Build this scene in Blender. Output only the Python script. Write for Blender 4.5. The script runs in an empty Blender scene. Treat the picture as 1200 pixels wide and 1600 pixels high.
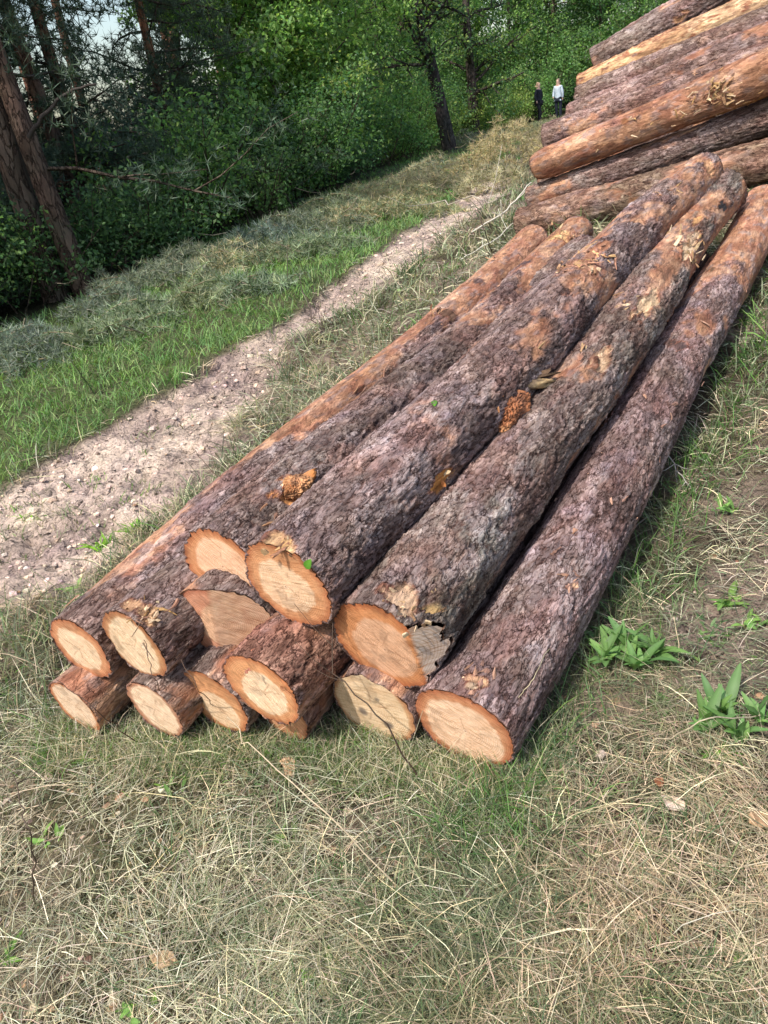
import bpy, math, random
import numpy as np
from mathutils import Vector, Matrix

# ------------------------------------------------------------------ camera, sky, sun, exposure
scene = bpy.context.scene
COL = scene.collection
CAM = np.array([0.0, 0.0, 1.6])
PITCH, ROLL, FPX = math.radians(27), math.radians(8), 1200.0
_U = np.array([1.0, 0, 0]); _V = np.array([0, -math.sin(PITCH), -math.cos(PITCH)])
_right = math.cos(ROLL) * _U + math.sin(ROLL) * _V
_up = math.sin(ROLL) * _U - math.cos(ROLL) * _V
_back = np.cross(_right, _up)
cd = bpy.data.cameras.new('camera'); cam = bpy.data.objects.new('camera', cd); COL.objects.link(cam)
cam.matrix_world = Matrix(((_right[0], _up[0], _back[0], CAM[0]), (_right[1], _up[1], _back[1], CAM[1]),
                           (_right[2], _up[2], _back[2], CAM[2]), (0, 0, 0, 1)))
cd.sensor_fit = 'VERTICAL'; cd.sensor_height = 36; cd.lens = FPX / 1600 * 36
cd.clip_start = 0.05; cd.clip_end = 2000
scene.camera = cam
SUN_AZ, SUN_EL = math.radians(-134), math.radians(55)      # azimuth measured from +Y towards +X
world = bpy.data.worlds.new('World'); scene.world = world; world.use_nodes = True
nt = world.node_tree; nt.nodes.clear()
sky = nt.nodes.new('ShaderNodeTexSky'); sky.sky_type = 'NISHITA'; sky.sun_disc = False
sky.sun_elevation = SUN_EL; sky.sun_rotation = SUN_AZ; sky.air_density = 1.3; sky.dust_density = 2.5; sky.ozone_density = 1.0
bg = nt.nodes.new('ShaderNodeBackground'); bg.inputs['Strength'].default_value = 0.15
wo = nt.nodes.new('ShaderNodeOutputWorld')
nt.links.new(sky.outputs[0], bg.inputs[0]); nt.links.new(bg.outputs[0], wo.inputs[0])
sl = bpy.data.lights.new('sun', 'SUN'); sl.energy = 3.4; sl.angle = math.radians(1.0); sl.color = (1.0, 0.95, 0.87)
sun = bpy.data.objects.new('sun', sl); COL.objects.link(sun)
sdir = Vector((math.sin(SUN_AZ) * math.cos(SUN_EL), math.cos(SUN_AZ) * math.cos(SUN_EL), math.sin(SUN_EL)))
sun.rotation_euler = sdir.to_track_quat('Z', 'Y').to_euler(); sun.location = sdir * 30
vs = scene.view_settings
vs.view_transform = 'Standard'; vs.look = 'None'; vs.gamma = 1; vs.use_curve_mapping = False; vs.exposure = 0.62
scene.render.engine = 'CYCLES'
scene.cycles.max_bounces = 6; scene.cycles.diffuse_bounces = 3; scene.cycles.transparent_max_bounces = 8
scene.cycles.use_denoising = True

R = np.random.default_rng(11)
rnd = random.Random(5)

# ------------------------------------------------------------------ object helpers
def tag(o, label=None, cat=None, group=None, kind=None):
    if label: o['label'] = label
    if cat: o['category'] = cat
    if group: o['group'] = group
    if kind: o['kind'] = kind
    return o

def link(name, me, mat=None, parent=None):
    o = bpy.data.objects.new(name, me); COL.objects.link(o)
    if mat is not None and len(me.materials) == 0: me.materials.append(mat)
    if parent is not None: o.parent = parent
    return o

def empty(name, loc=(0, 0, 0), rot=None):
    o = bpy.data.objects.new(name, None); COL.objects.link(o); o.location = loc
    if rot is not None: o.rotation_mode = 'QUATERNION'; o.rotation_quaternion = rot
    o.empty_display_size = 0.1
    return o

def copy_tree(o, parent=None):
    c = o.copy(); COL.objects.link(c)
    if parent is not None: c.parent = parent
    for ch in o.children: copy_tree(ch, c)
    return c

def mesh(name, V, F, col=None, smooth=True):
    """V (n,3); F list of int arrays, each (m,3) or (m,4)"""
    me = bpy.data.meshes.new(name)
    V = np.ascontiguousarray(V, dtype=np.float32)
    if not isinstance(F, (list, tuple)): F = [F]
    F = [np.asarray(f, dtype=np.int32) for f in F if len(f)]
    nl = sum(f.size for f in F); nf = sum(len(f) for f in F)
    me.vertices.add(len(V)); me.vertices.foreach_set('co', V.ravel())
    me.loops.add(nl); me.polygons.add(nf)
    me.loops.foreach_set('vertex_index', np.concatenate([f.ravel() for f in F]))
    tot = np.concatenate([np.full(len(f), f.shape[1], np.int32) for f in F])
    st = np.concatenate([[0], np.cumsum(tot)[:-1]]).astype(np.int32)
    me.polygons.foreach_set('loop_start', st); me.polygons.foreach_set('loop_total', tot)
    me.polygons.foreach_set('use_smooth', np.full(nf, smooth, dtype=bool))
    if col is not None:
        c = np.ones((len(V), 4), np.float32); col = np.asarray(col); c[:, :col.shape[-1]] = col
        a = me.color_attributes.new('Col', 'FLOAT_COLOR', 'POINT'); a.data.foreach_set('color', c.ravel())
    me.update(calc_edges=True)
    return me

def grid_faces(nv, nu, wrap=True):
    j = np.arange(nv - 1)[:, None]; i = np.arange(nu if wrap else nu - 1)[None, :]
    a = j * nu + i; b = j * nu + (i + 1) % nu
    return np.stack([a, b, b + nu, a + nu], -1).reshape(-1, 4)

def sstep(a, b, x):
    t = np.clip((np.asarray(x) - a) / (b - a), 0, 1); return t * t * (3 - 2 * t)

def mixc(a, b, t):
    t = np.asarray(t)[..., None]; return np.asarray(a) * (1 - t) + np.asarray(b) * t

# ------------------------------------------------------------------ numpy noise (periodic in x when px is given)
def vnoise(x, y, seed, px=None):
    g = np.random.default_rng(seed)
    x = np.asarray(x, float); y = np.asarray(y, float)
    P = px or 257; Q = 257
    T = g.random((P, Q))
    xi = np.floor(x).astype(int); yi = np.floor(y).astype(int)
    fx = x - xi; fy = y - yi; fx = fx * fx * (3 - 2 * fx); fy = fy * fy * (3 - 2 * fy)
    a = T[xi % P, yi % Q]; b = T[(xi + 1) % P, yi % Q]; c = T[xi % P, (yi + 1) % Q]; d = T[(xi + 1) % P, (yi + 1) % Q]
    return (a * (1 - fx) + b * fx) * (1 - fy) + (c * (1 - fx) + d * fx) * fy

def fbm(x, y, seed, px=None, oct=4):
    s = 0; w = 0
    for k in range(oct):
        m = 2 ** k
        s = s + vnoise(x * m, y * m, seed + k, (px * m) if px else None) / m; w += 1 / m
    return s / w

def worley(x, y, seed, px):
    g = np.random.default_rng(seed)
    Q = 509
    JX = g.random((px, Q)); JY = g.random((px, Q)); ID = g.random((px, Q))
    xi = np.floor(x).astype(int); yi = np.floor(y).astype(int)
    f1 = np.full(x.shape, 9.0); f2 = np.full(x.shape, 9.0); idv = np.zeros(x.shape); dxv = np.zeros(x.shape); dyv = np.zeros(x.shape)
    for ox in (-1, 0, 1):
        for oy in (-1, 0, 1):
            cx = xi + ox; cy = yi + oy
            ddx = cx + JX[cx % px, cy % Q] - x; ddy = cy + JY[cx % px, cy % Q] - y
            d = np.sqrt(ddx ** 2 + ddy ** 2)
            near = d < f1
            f2 = np.where(near, f1, np.minimum(f2, d))
            idv = np.where(near, ID[cx % px, cy % Q], idv); dxv = np.where(near, ddx, dxv); dyv = np.where(near, ddy, dyv)
            f1 = np.where(near, d, f1)
    return f1, f2, idv, dxv, dyv

# ------------------------------------------------------------------ terrain height
CTRL = np.array([(0, 0, 0), (-1, .8, -.05), (.6, .7, .02), (.13, 1.5, 0), (-.1, 1.65, 0), (-.8, 1.9, -.01), (-1.1, 1.95, -.03),
    (2.6, 5, .68), (1.28, 5.4, .46), (.1, 3.7, .2), (1.47, 6.7, .52), (2.9, 5.54, .86), (1.6, 2.2, .17), (2.4, 3.6, .46), (4, 5, 1.1),
    (4, 3, .8), (3, 1, .4), (-2, 3.4, -.12), (-1, 6.1, .12), (.7, 10, .32), (3, 17, .4), (-4, 9, -.15), (-7, 6, -.5), (-2.5, 13, .05),
    (0, 22, .3), (5, 34, .4), (12, 45, .5), (20, 50, 1.5), (6, 12, .95), (3.3, 9, .7), (3, 12, .42), (4, 15, .42), (5.3, 20, .42), (7.9, 30, .42), (10, 8, 1.8), (12, 20, 1.2), (-10, 20, -.5), (-12, 2, -.9),
    (0, -5, -.3), (6, -3, .4), (10, -6, .8), (9, 38, .4), (-15, 45, .3), (40, 40, 3.0), (-40, 0, -1.0)], float)
def _phi(r): return np.where(r > 1e-9, r * r * np.log(np.maximum(r, 1e-9)), 0)
_n = len(CTRL)
_K = _phi(np.linalg.norm(CTRL[:, None, :2] - CTRL[None, :, :2], axis=2)) + np.eye(_n) * 0.15
_A = np.zeros((_n + 3, _n + 3)); _A[:_n, :_n] = _K; _A[:_n, _n] = 1; _A[:_n, _n + 1:] = CTRL[:, :2]; _A[_n, :_n] = 1; _A[_n + 1:, :_n] = CTRL[:, :2].T
_W = np.linalg.solve(_A, np.concatenate([CTRL[:, 2], [0, 0, 0]]))
def base_h(x, y):
    x = np.asarray(x, float); y = np.asarray(y, float); sh = x.shape; x = x.ravel(); y = y.ravel()
    r = np.hypot(x, y); k = np.minimum(1, 50 / np.maximum(r, 1e-6)); x = x * k; y = y * k
    out = np.full(x.shape, _W[_n]) + _W[_n + 1] * x + _W[_n + 2] * y
    for i in range(_n): out += _W[i] * _phi(np.hypot(x - CTRL[i, 0], y - CTRL[i, 1]))
    return out.reshape(sh)
def ray(px, py):
    dx, dy = px - 600, py - 800
    u = dx * math.cos(ROLL) - dy * math.sin(ROLL); v = dx * math.sin(ROLL) + dy * math.cos(ROLL)
    return np.array([u, FPX * math.cos(PITCH) - v * math.sin(PITCH), -(v * math.cos(PITCH) + FPX * math.sin(PITCH))]) / FPX
def P3(px, py, t): return CAM + ray(px, py) * t
def G3(px, py, dz=0):                      # ground point seen at a place of the photograph
    d = ray(px, py); ts = np.geomspace(1, 70, 500)
    p = CAM[None] + d[None] * ts[:, None]
    h = base_h(p[:, 0], p[:, 1]) + dz
    i = np.argmax(p[:, 2] < h) if (p[:, 2] < h).any() else 499
    return p[i]

def polydist(x, y, pts):
    """distance to a polyline and interpolated third value"""
    best = np.full(np.shape(x), 1e9); val = np.zeros(np.shape(x)); sgn = np.zeros(np.shape(x))
    for a, b in zip(pts[:-1], pts[1:]):
        a = np.array(a); b = np.array(b); d = b[:2] - a[:2]; L2 = d @ d
        t = np.clip(((x - a[0]) * d[0] + (y - a[1]) * d[1]) / L2, 0, 1)
        qx = a[0] + t * d[0]; qy = a[1] + t * d[1]; dd = np.hypot(x - qx, y - qy)
        m = dd < best; best = np.where(m, dd, best)
        if len(a) > 2: val = np.where(m, a[2] + t * (b[2] - a[2]), val)
        sgn = np.where(m, np.sign((x - a[0]) * d[1] - (y - a[1]) * d[0]), sgn)
    return best, val, sgn

LEFT = [G3(*p)[:2] for p in [(0, 770), (90, 715), (167, 667), (292, 600), (345, 560), (417, 518), (485, 470), (520, 440), (585, 400), (660, 345), (722, 302)]]
RIGHT = [G3(*p)[:2] for p in [(0, 935), (110, 900), (230, 800), (330, 715), (388, 640), (425, 563), (480, 508), (548, 474), (592, 440), (655, 400), (722, 345), (785, 298)]]
_dl = LEFT[1] - LEFT[0]; _dl /= np.hypot(*_dl); _de = LEFT[-1] - LEFT[-3]; _de /= np.hypot(*_de)
LEFT = [LEFT[0] - _dl * 7] + LEFT + [LEFT[-1] + _de * 30]
RIGHT = [RIGHT[0] - _dl * 7] + RIGHT + [RIGHT[-1] + _de * 30]; TEND = LEFT[-2] + _de * 1.0
EDGE = [G3(*p) for p in [(0, 520), (130, 472), (270, 410), (400, 345), (560, 285), (690, 232), (790, 200)]]
EDGE = [np.array((-30., 2., 0)), np.array((-9., 4.5, 0))] + EDGE + [np.array((14., 46., 0)), np.array((30., 50., 0)), np.array((60., 50., 0))]

def masks(x, y):
    d1, _, s1 = polydist(x, y, LEFT); d2, _, s2 = polydist(x, y, RIGHT)
    dl = d1 * s1; dr = -d2 * s2                       # both positive on the track
    wob = (fbm(x * 2.2 + 50, y * 2.2 + 50, 3) - .5) * .32; wob2 = (fbm(x * 6 + 50, y * 6 + 50, 4) - .5) * .3
    sand = sstep(-.03, .10, dl + wob * .5 + wob2 * .4) * sstep(-.12, .22, dr + .10 + wob * .8 + wob2)
    sand = sand * sstep(1.0, -.5, (x - TEND[0]) * _de[0] + (y - TEND[1]) * _de[1])
    field = sstep(.04, -.10, dl + wob * .5 + wob2 * .4)
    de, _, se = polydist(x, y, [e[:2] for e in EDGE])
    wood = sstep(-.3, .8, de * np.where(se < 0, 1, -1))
    return sand, field, wood
def terrain(x, y):
    z = base_h(x, y)
    sand, field, wood = masks(x, y)
    r = np.hypot(x, y)
    n = (fbm(x * 1.3 + 9, y * 1.3 + 9, 21) - .5) * .09 + (fbm(x * 7 + 9, y * 7 + 9, 31, oct=3) - .5) * .03
    f1 = fbm(x * 9 + 3, y * 9 + 7, 41, oct=3)
    pits = -.045 * sstep(.55, .75, f1) + .025 * sstep(.5, .25, f1) + (fbm(x * 22, y * 22, 45, oct=2) - .5) * .028
    fade = np.clip(1.6 - r / 25, 0, 1); pits = pits * 1.25 + .03 * (fbm(x * 3.1, y * 3.1, 47, oct=2) - .5)
    return z + n * fade + sand * pits - .05 * sand

# ------------------------------------------------------------------ material helpers
def nodemat(name, rough=.8, spec=.3):
    m = bpy.data.materials.new(name); m.use_nodes = True
    n = m.node_tree; b = n.nodes['Principled BSDF']
    b.inputs['Roughness'].default_value = rough; b.inputs['Specular IOR Level'].default_value = spec
    return m, n, b
def N(nt, t, **kw):
    n = nt.nodes.new('ShaderNode' + t)
    for k, v in kw.items(): setattr(n, k, v)
    return n
def noise(nt, vec, scale, detail=4, rough=.6, dist=0):
    n = N(nt, 'TexNoise'); n.inputs['Scale'].default_value = scale; n.inputs['Detail'].default_value = detail
    n.inputs['Roughness'].default_value = rough; n.inputs['Distortion'].default_value = dist
    nt.links.new(vec, n.inputs['Vector']); return n.outputs['Fac']
def ramp(nt, fac, stops):
    r = N(nt, 'ValToRGB'); e = r.color_ramp.elements
    while len(e) < len(stops): e.new(.5)
    for k, (p, c) in enumerate(stops):
        e[k].position = p; e[k].color = (c if len(c) == 4 else (*c, 1)) if hasattr(c, '__len__') else (c, c, c, 1)
    nt.links.new(fac, r.inputs[0]); return r.outputs[0]
def mapping(nt, vec, scale):
    m = N(nt, 'Mapping'); m.inputs['Scale'].default_value = scale; nt.links.new(vec, m.inputs[0]); return m.outputs[0]
def mul(nt, a, b, fac=1.0, mode='MULTIPLY'):
    m = N(nt, 'Mix', data_type='RGBA', blend_type=mode); m.inputs[0].default_value = fac
    nt.links.new(a, m.inputs[6])
    if isinstance(b, tuple): m.inputs[7].default_value = (*b, 1)
    else: nt.links.new(b, m.inputs[7])
    return m.outputs[2]
def bump(nt, h, strength, dist, prev=None):
    b = N(nt, 'Bump'); b.inputs['Strength'].default_value = strength; b.inputs['Distance'].default_value = dist
    nt.links.new(h, b.inputs['Height'])
    if prev is not None: nt.links.new(prev, b.inputs['Normal'])
    return b.outputs[0]
def attr(nt, name='Col'):
    a = N(nt, 'Attribute', attribute_name=name); return a.outputs['Color']

def bark_mat():
    m, n, b = nodemat('pine_bark', .85, .18)
    tc = N(n, 'TexCoord').outputs['Object']
    c = attr(n)
    v1 = mapping(n, tc, (1, .45, 1)); v2 = mapping(n, tc, (1, .3, 1))
    n1 = noise(n, v1, 55, 6, .7, .4); n2 = noise(n, v2, 190, 4, .7); n3 = noise(n, tc, 9, 3, .6)
    def flakes(scale, k, ys):
        f = noise(n, mapping(n, tc, (1, ys, 1)), scale, 5, .62, .25); m1 = N(n, 'Math', operation='MULTIPLY'); m1.inputs[1].default_value = k; n.links.new(f, m1.inputs[0])
        fr = N(n, 'Math', operation='FRACT'); n.links.new(m1.outputs[0], fr.inputs[0]); return fr.outputs[0]
    s1 = flakes(14, 11, .24); s2 = flakes(32, 8, .28)
    e1 = ramp(n, s1, [(0, (.22, .14, .12)), (.12, (.6, .52, .5)), (.24, (1, 1, 1)), (1, (1.08, 1.06, 1.05))]); h1 = ramp(n, s1, [(0, 0), (.07, 1), (1, .25)])
    e2 = ramp(n, s2, [(0, (.6, .5, .48)), (.13, (1, 1, 1)), (1, (1.05, 1.05, 1.05))]); h2 = ramp(n, s2, [(0, 0), (.09, 1), (1, .3)])
    c = mul(n, c, ramp(n, n1, [(.25, .72), (.55, 1.0), (.8, 1.25)]))
    c = mul(n, c, ramp(n, n2, [(.3, .9), (.7, 1.1)]))
    c = mul(n, c, ramp(n, n3, [(.3, (.88, .84, .9)), (.7, (1.12, 1.1, 1.04))]))
    c = mul(n, c, (1.10, 1.09, 1.05)); c = mul(n, c, ramp(n, noise(n, mapping(n, tc, (1, .5, 1)), 4.5, 3, .6), [(.35, (.74, .68, .64)), (.62, (1.18, 1.18, 1.2))])); alp = N(n, 'Attribute', attribute_name='Col').outputs['Alpha']
    def mulf(a_, b_, k):
        o_ = mul(n, a_, b_, k); mx = o_.node; mm = N(n, 'Math', operation='MULTIPLY'); mm.inputs[1].default_value = k; n.links.new(alp, mm.inputs[0]); n.links.new(mm.outputs[0], mx.inputs[0]); return o_
    c = mulf(c, e1, .85); c = mulf(c, e2, .7)
    wn = N(n, 'TexNoise'); wn.inputs['Scale'].default_value = 26; wn.inputs['Detail'].default_value = 4; n.links.new(v1, wn.inputs['Vector'])
    def plates(scale, warp, ys, lo, hi):
        sc = N(n, 'VectorMath', operation='SCALE'); sc.inputs['Scale'].default_value = warp; n.links.new(wn.outputs['Color'], sc.inputs[0])
        w = N(n, 'VectorMath', operation='ADD'); n.links.new(mapping(n, tc, (1, ys, 1)), w.inputs[0]); n.links.new(sc.outputs[0], w.inputs[1])
        vo = N(n, 'TexVoronoi', feature='DISTANCE_TO_EDGE'); vo.inputs['Scale'].default_value = scale; n.links.new(w.outputs[0], vo.inputs['Vector'])
        v2 = N(n, 'TexVoronoi', feature='F1'); v2.inputs['Scale'].default_value = scale; n.links.new(w.outputs[0], v2.inputs['Vector'])
        return ramp(n, vo.outputs['Distance'], [(0, 0), (lo, .25), (hi, 1)]), v2.outputs['Color']
    pe, pc = plates(17, .14, .27, .014, .05); qe, qc = plates(44, .08, .30, .02, .09)
    c = mulf(c, ramp(n, pe, [(0, (.16, .09, .075)), (.75, (1, 1, 1))]), .92); c = mulf(c, ramp(n, qe, [(0, (.42, .30, .27)), (.8, (1, 1, 1))]), .6)
    bwq = N(n, 'RGBToBW'); n.links.new(qc, bwq.inputs[0]); bwp = N(n, 'RGBToBW'); n.links.new(pc, bwp.inputs[0])
    c = mul(n, c, ramp(n, bwq.outputs[0], [(.2, (.84, .80, .79)), (.8, (1.16, 1.15, 1.16))])); c = mul(n, c, ramp(n, bwp.outputs[0], [(.2, (.76, .70, .69)), (.8, (1.2, 1.2, 1.2))]))
    n.links.new(c, b.inputs['Base Color'])
    bb = bump(n, pe, .6, .006); bb = bump(n, bwq.outputs[0], .6, .006, bb); bb = bump(n, h1, .75, .007, bb); bb = bump(n, h2, .5, .004, bb); bb = bump(n, n1, .35, .005, bb); bb = bump(n, n2, .4, .002, bb)
    n.links.new(bb, b.inputs['Normal'])
    return m
def cut_mat():
    m, n, b = nodemat('sawn_pine', .62, .35)
    tc = N(n, 'TexCoord').outputs['Object']; oi = N(n, 'ObjectInfo')
    mp = N(n, 'Mapping', vector_type='TEXTURE'); cb = N(n, 'CombineXYZ'); ml = N(n, 'Math', operation='MULTIPLY_ADD')
    ml.inputs[1].default_value = 1.2; ml.inputs[2].default_value = -.2; n.links.new(oi.outputs['Random'], ml.inputs[0]); n.links.new(ml.outputs[0], cb.inputs[1])
    n.links.new(cb.outputs[0], mp.inputs['Rotation']); n.links.new(tc, mp.inputs[0])
    saw = noise(n, mapping(n, mp.outputs[0], (10, 10, 520)), 1, 4, .7)
    saw2 = noise(n, mapping(n, mp.outputs[0], (9, 9, 90)), 1, 3, .6)
    fine = noise(n, tc, 260, 3, .7); blot = noise(n, tc, 18, 4, .6)
    c = attr(n)
    al = N(n, 'Attribute', attribute_name='Col').outputs['Alpha']; wv = noise(n, tc, 7, 2); ad = N(n, 'Math', operation='MULTIPLY_ADD'); ad.inputs[1].default_value = .12; n.links.new(wv, ad.inputs[0]); n.links.new(al, ad.inputs[2])
    ri = N(n, 'Math', operation='MULTIPLY'); ri.inputs[1].default_value = 24; n.links.new(ad.outputs[0], ri.inputs[0]); rf = N(n, 'Math', operation='PINGPONG'); rf.inputs[1].default_value = .5; n.links.new(ri.outputs[0], rf.inputs[0])
    c = mul(n, c, ramp(n, rf.outputs[0], [(.0, (.74, .62, .50)), (.22, (1, 1, 1)), (.5, (1.05, 1.05, 1.05))]), .75)
    c = mul(n, c, (1.10, 1.13, 1.20))
    c = mul(n, c, ramp(n, saw, [(.38, (.62, .50, .40)), (.47, (.98, .96, .94)), (.6, (1.04, 1.04, 1.04)), (.72, (1.14, 1.14, 1.14))]))
    c = mul(n, c, ramp(n, saw2, [(.3, (.86, .80, .74)), (.55, (1.02, 1.02, 1.02))]))
    c = mul(n, c, ramp(n, fine, [(.3, .88), (.7, 1.1)])); c = mul(n, c, ramp(n, blot, [(.3, (.93, .86, .8)), (.65, (1.04, 1.04, 1.04))]))
    n.links.new(c, b.inputs['Base Color'])
    bb = bump(n, saw, .8, .003); bb = bump(n, fine, .3, .002, bb); n.links.new(bb, b.inputs['Normal'])
    return m
def torn_mat():
    m, n, b = nodemat('torn_wood', .7, .3)
    tc = N(n, 'TexCoord').outputs['Object']
    f = noise(n, mapping(n, tc, (1, .25, 1)), 120, 4, .7); g = noise(n, tc, 30, 3)
    c = mul(n, attr(n), ramp(n, f, [(.28, .5), (.6, 1.15)])); c = mul(n, c, ramp(n, g, [(.3, (.8, .7, .6)), (.7, (1.1, 1.1, 1.1))]))
    n.links.new(c, b.inputs['Base Color']); n.links.new(bump(n, f, .8, .006), b.inputs['Normal'])
    return m
def leaf_mat(name, trans=.35, rough=.5, var=.5, spec=.35):
    m = bpy.data.materials.new(name); m.use_nodes = True; n = m.node_tree; b = n.nodes['Principled BSDF']
    out = n.nodes['Material Output']
    b.inputs['Roughness'].default_value = rough; b.inputs['Specular IOR Level'].default_value = spec
    geo = N(n, 'NewGeometry'); oi = N(n, 'ObjectInfo')
    c = attr(n)
    rr = ramp(n, geo.outputs['Random Per Island'], [(0, (1 - var, 1 - var * .8, 1 - var)), (1, (1 + var, 1 + var * .9, 1 + var * .6))])
    c = mul(n, c, rr)
    c = mul(n, c, ramp(n, oi.outputs['Random'], [(0, (.8, .88, .95)), (1, (1.2, 1.1, .95))]), .8)
    n.links.new(c, b.inputs['Base Color'])
    tr = N(n, 'BsdfTranslucent'); ms = N(n, 'MixShader'); ms.inputs[0].default_value = trans
    n.links.new(mul(n, c, (1.25, 1.35, .7)), tr.inputs[0]); n.links.new(b.outputs[0], ms.inputs[1]); n.links.new(tr.outputs[0], ms.inputs[2])
    n.links.new(ms.outputs[0], out.inputs[0])
    return m
def plain_mat(name, rough=.8, scale=40, lo=.7, hi=1.25, bs=.4, bd=.01, stretch=(1, 1, 1)):
    m, n, b = nodemat(name, rough, .3)
    tc = N(n, 'TexCoord').outputs['Object']; f = noise(n, mapping(n, tc, stretch), scale, 5, .65)
    n.links.new(mul(n, attr(n), ramp(n, f, [(.3, lo), (.7, hi)])), b.inputs['Base Color'])
    n.links.new(bump(n, f, bs, bd), b.inputs['Normal'])
    return m
def trunk_mat():
    m, n, b = nodemat('tree_bark', .85, .25)
    tc = N(n, 'TexCoord').outputs['Object']; v = mapping(n, tc, (1, 1, .3)); wn = N(n, 'TexNoise'); wn.inputs['Scale'].default_value = 6; wn.inputs['Detail'].default_value = 5; n.links.new(v, wn.inputs['Vector'])
    sc = N(n, 'VectorMath', operation='SCALE'); sc.inputs['Scale'].default_value = .35; n.links.new(wn.outputs['Color'], sc.inputs[0]); w = N(n, 'VectorMath', operation='ADD'); n.links.new(v, w.inputs[0]); n.links.new(sc.outputs[0], w.inputs[1])
    vo = N(n, 'TexVoronoi', feature='DISTANCE_TO_EDGE'); vo.inputs['Scale'].default_value = 11; n.links.new(w.outputs[0], vo.inputs['Vector']); vc = N(n, 'TexVoronoi'); vc.inputs['Scale'].default_value = 11; n.links.new(w.outputs[0], vc.inputs['Vector'])
    e = ramp(n, vo.outputs['Distance'], [(0, 0), (.12, 1)]); bw = N(n, 'RGBToBW'); n.links.new(vc.outputs['Color'], bw.inputs[0]); f = noise(n, v, 30, 5, .7); h = noise(n, tc, 1.6, 3)
    c = mul(n, attr(n), ramp(n, e, [(0, (.35, .28, .25)), (.6, (1.1, 1.1, 1.1))])); c = mul(n, c, ramp(n, bw.outputs[0], [(.2, (.75, .72, .7)), (.8, (1.3, 1.28, 1.3))])); c = mul(n, c, ramp(n, f, [(.3, .7), (.7, 1.25)]))
    c = mul(n, c, ramp(n, h, [(.35, (.85, .95, .85)), (.65, (1.15, 1.0, .95))]))
    n.links.new(c, b.inputs['Base Color']); bb = bump(n, e, .9, .03); bb = bump(n, f, .6, .02, bb); n.links.new(bb, b.inputs['Normal']); return m
M_BARK = bark_mat(); M_CUT = cut_mat(); M_TORN = torn_mat()
M_GRASS = leaf_mat('grass_blades', .3, .55, .35); M_LEAF = leaf_mat('tree_leaves', .5, .5, .45); M_NEEDLE = leaf_mat('pine_needles', .15, .6, .4)
M_WEED = leaf_mat('weed_leaves', .4, .5, .45); M_TRUNK = trunk_mat()
M_TWIG = plain_mat('twigs', .8, 60); M_CLOTH = plain_mat('cloth', .85, 25, .85, 1.1, .2, .01); M_SKIN = plain_mat('skin', .55, 30, .95, 1.05, .1, .002)

# ------------------------------------------------------------------ ground
def ground_mat():
    m, n, b = nodemat('ground', .95, .15)
    tc = N(n, 'TexCoord').outputs['Object']
    a = N(n, 'Attribute', attribute_name='Col'); 
    f = noise(n, tc, 30, 6, .7); g = noise(n, tc, 140, 3, .7); h = noise(n, tc, 2.2, 4, .6)
    c = mul(n, a.outputs['Color'], ramp(n, f, [(.25, .62), (.55, 1.0), (.8, 1.3)]))
    c = mul(n, c, ramp(n, g, [(.3, .75), (.7, 1.2)])); c = mul(n, c, ramp(n, h, [(.35, (.88, .82, .86)), (.65, (1.08, 1.06, 1.0))]))
    n.links.new(c, b.inputs['Base Color'])
    pit = noise(n, tc, 13, 3, .55, .3); pit = ramp(n, pit, [(.38, 0), (.5, .75), (.7, 1)])
    pit2 = ramp(n, noise(n, tc, 5.5, 3, .6, .5), [(.35, 0), (.55, .8), (.7, 1)]); bb = bump(n, pit2, .7, .09); bb = bump(n, pit, 1.0, .06, bb); bb = bump(n, f, .8, .035, bb); bb = bump(n, g, .6, .008, bb); n.links.new(bb, b.inputs['Normal'])
    return m
def build_ground():
    vis = np.radians(np.linspace(-54, 54, 310)); rest = np.radians(np.linspace(56, 304, 60)[1:-1])
    az = np.concatenate([vis, rest]); nu = len(az)
    r = np.concatenate([[.05, .3], np.geomspace(.6, 60, 440), [80, 120, 200, 350]])
    A, RR = np.meshgrid(az, r)
    x = RR * np.sin(A); y = RR * np.cos(A)
    z = terrain(x, y) + np.where(RR > 60, (RR - 60) * .03, 0)
    sand, field, wood = masks(x, y)
    n = fbm(x * 3 + 40, y * 3 + 40, 60); n2 = fbm(x * .8 + 40, y * .8 + 40, 61)
    soil = mixc((.10, .08, .055), (.30, .235, .18), sstep(.4, .7, n)); soil = mixc(soil, (.34, .26, .21), sstep(.58, .7, fbm(x * 2.1 + 80, y * 2.1 + 80, 63)) * .8); soil = mixc(soil, (.14, .14, .07), sstep(.45, .75, n2) * .5)
    damp = sstep(.47, .62, fbm(x * 1.7 + 70, y * 2.5 + 70, 62)) * .75
    sandc = mixc((.74, .60, .49), (.42, .32, .28), damp); sandc = mixc(sandc, (.27, .21, .18), sstep(.55, .70, fbm(x * 5, y * 5, 66)) * .55)
    fieldc = mixc((.08, .11, .045), (.15, .15, .08), n)
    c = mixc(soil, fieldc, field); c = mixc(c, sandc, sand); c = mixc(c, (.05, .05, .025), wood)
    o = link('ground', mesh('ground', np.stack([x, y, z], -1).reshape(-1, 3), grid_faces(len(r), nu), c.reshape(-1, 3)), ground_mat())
    tag(o, kind='structure')
build_ground()

# ------------------------------------------------------------------ logs
CREAM = (.68, .52, .35); ORANGE = (.42, .25, .155); PURPLE = (.25, .205, .195); GREY = (.25, .22, .20); RED = (.27, .13, .105); DARK = (.055, .035, .03)
LOGS = {}
def quat_for(axis):
    Y = Vector(axis).normalized(); Z = Vector((0, 0, 1)); X = Y.cross(Z).normalized(); Z = X.cross(Y)
    return Matrix((X, Y, Z)).transposed().to_quaternion()

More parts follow.
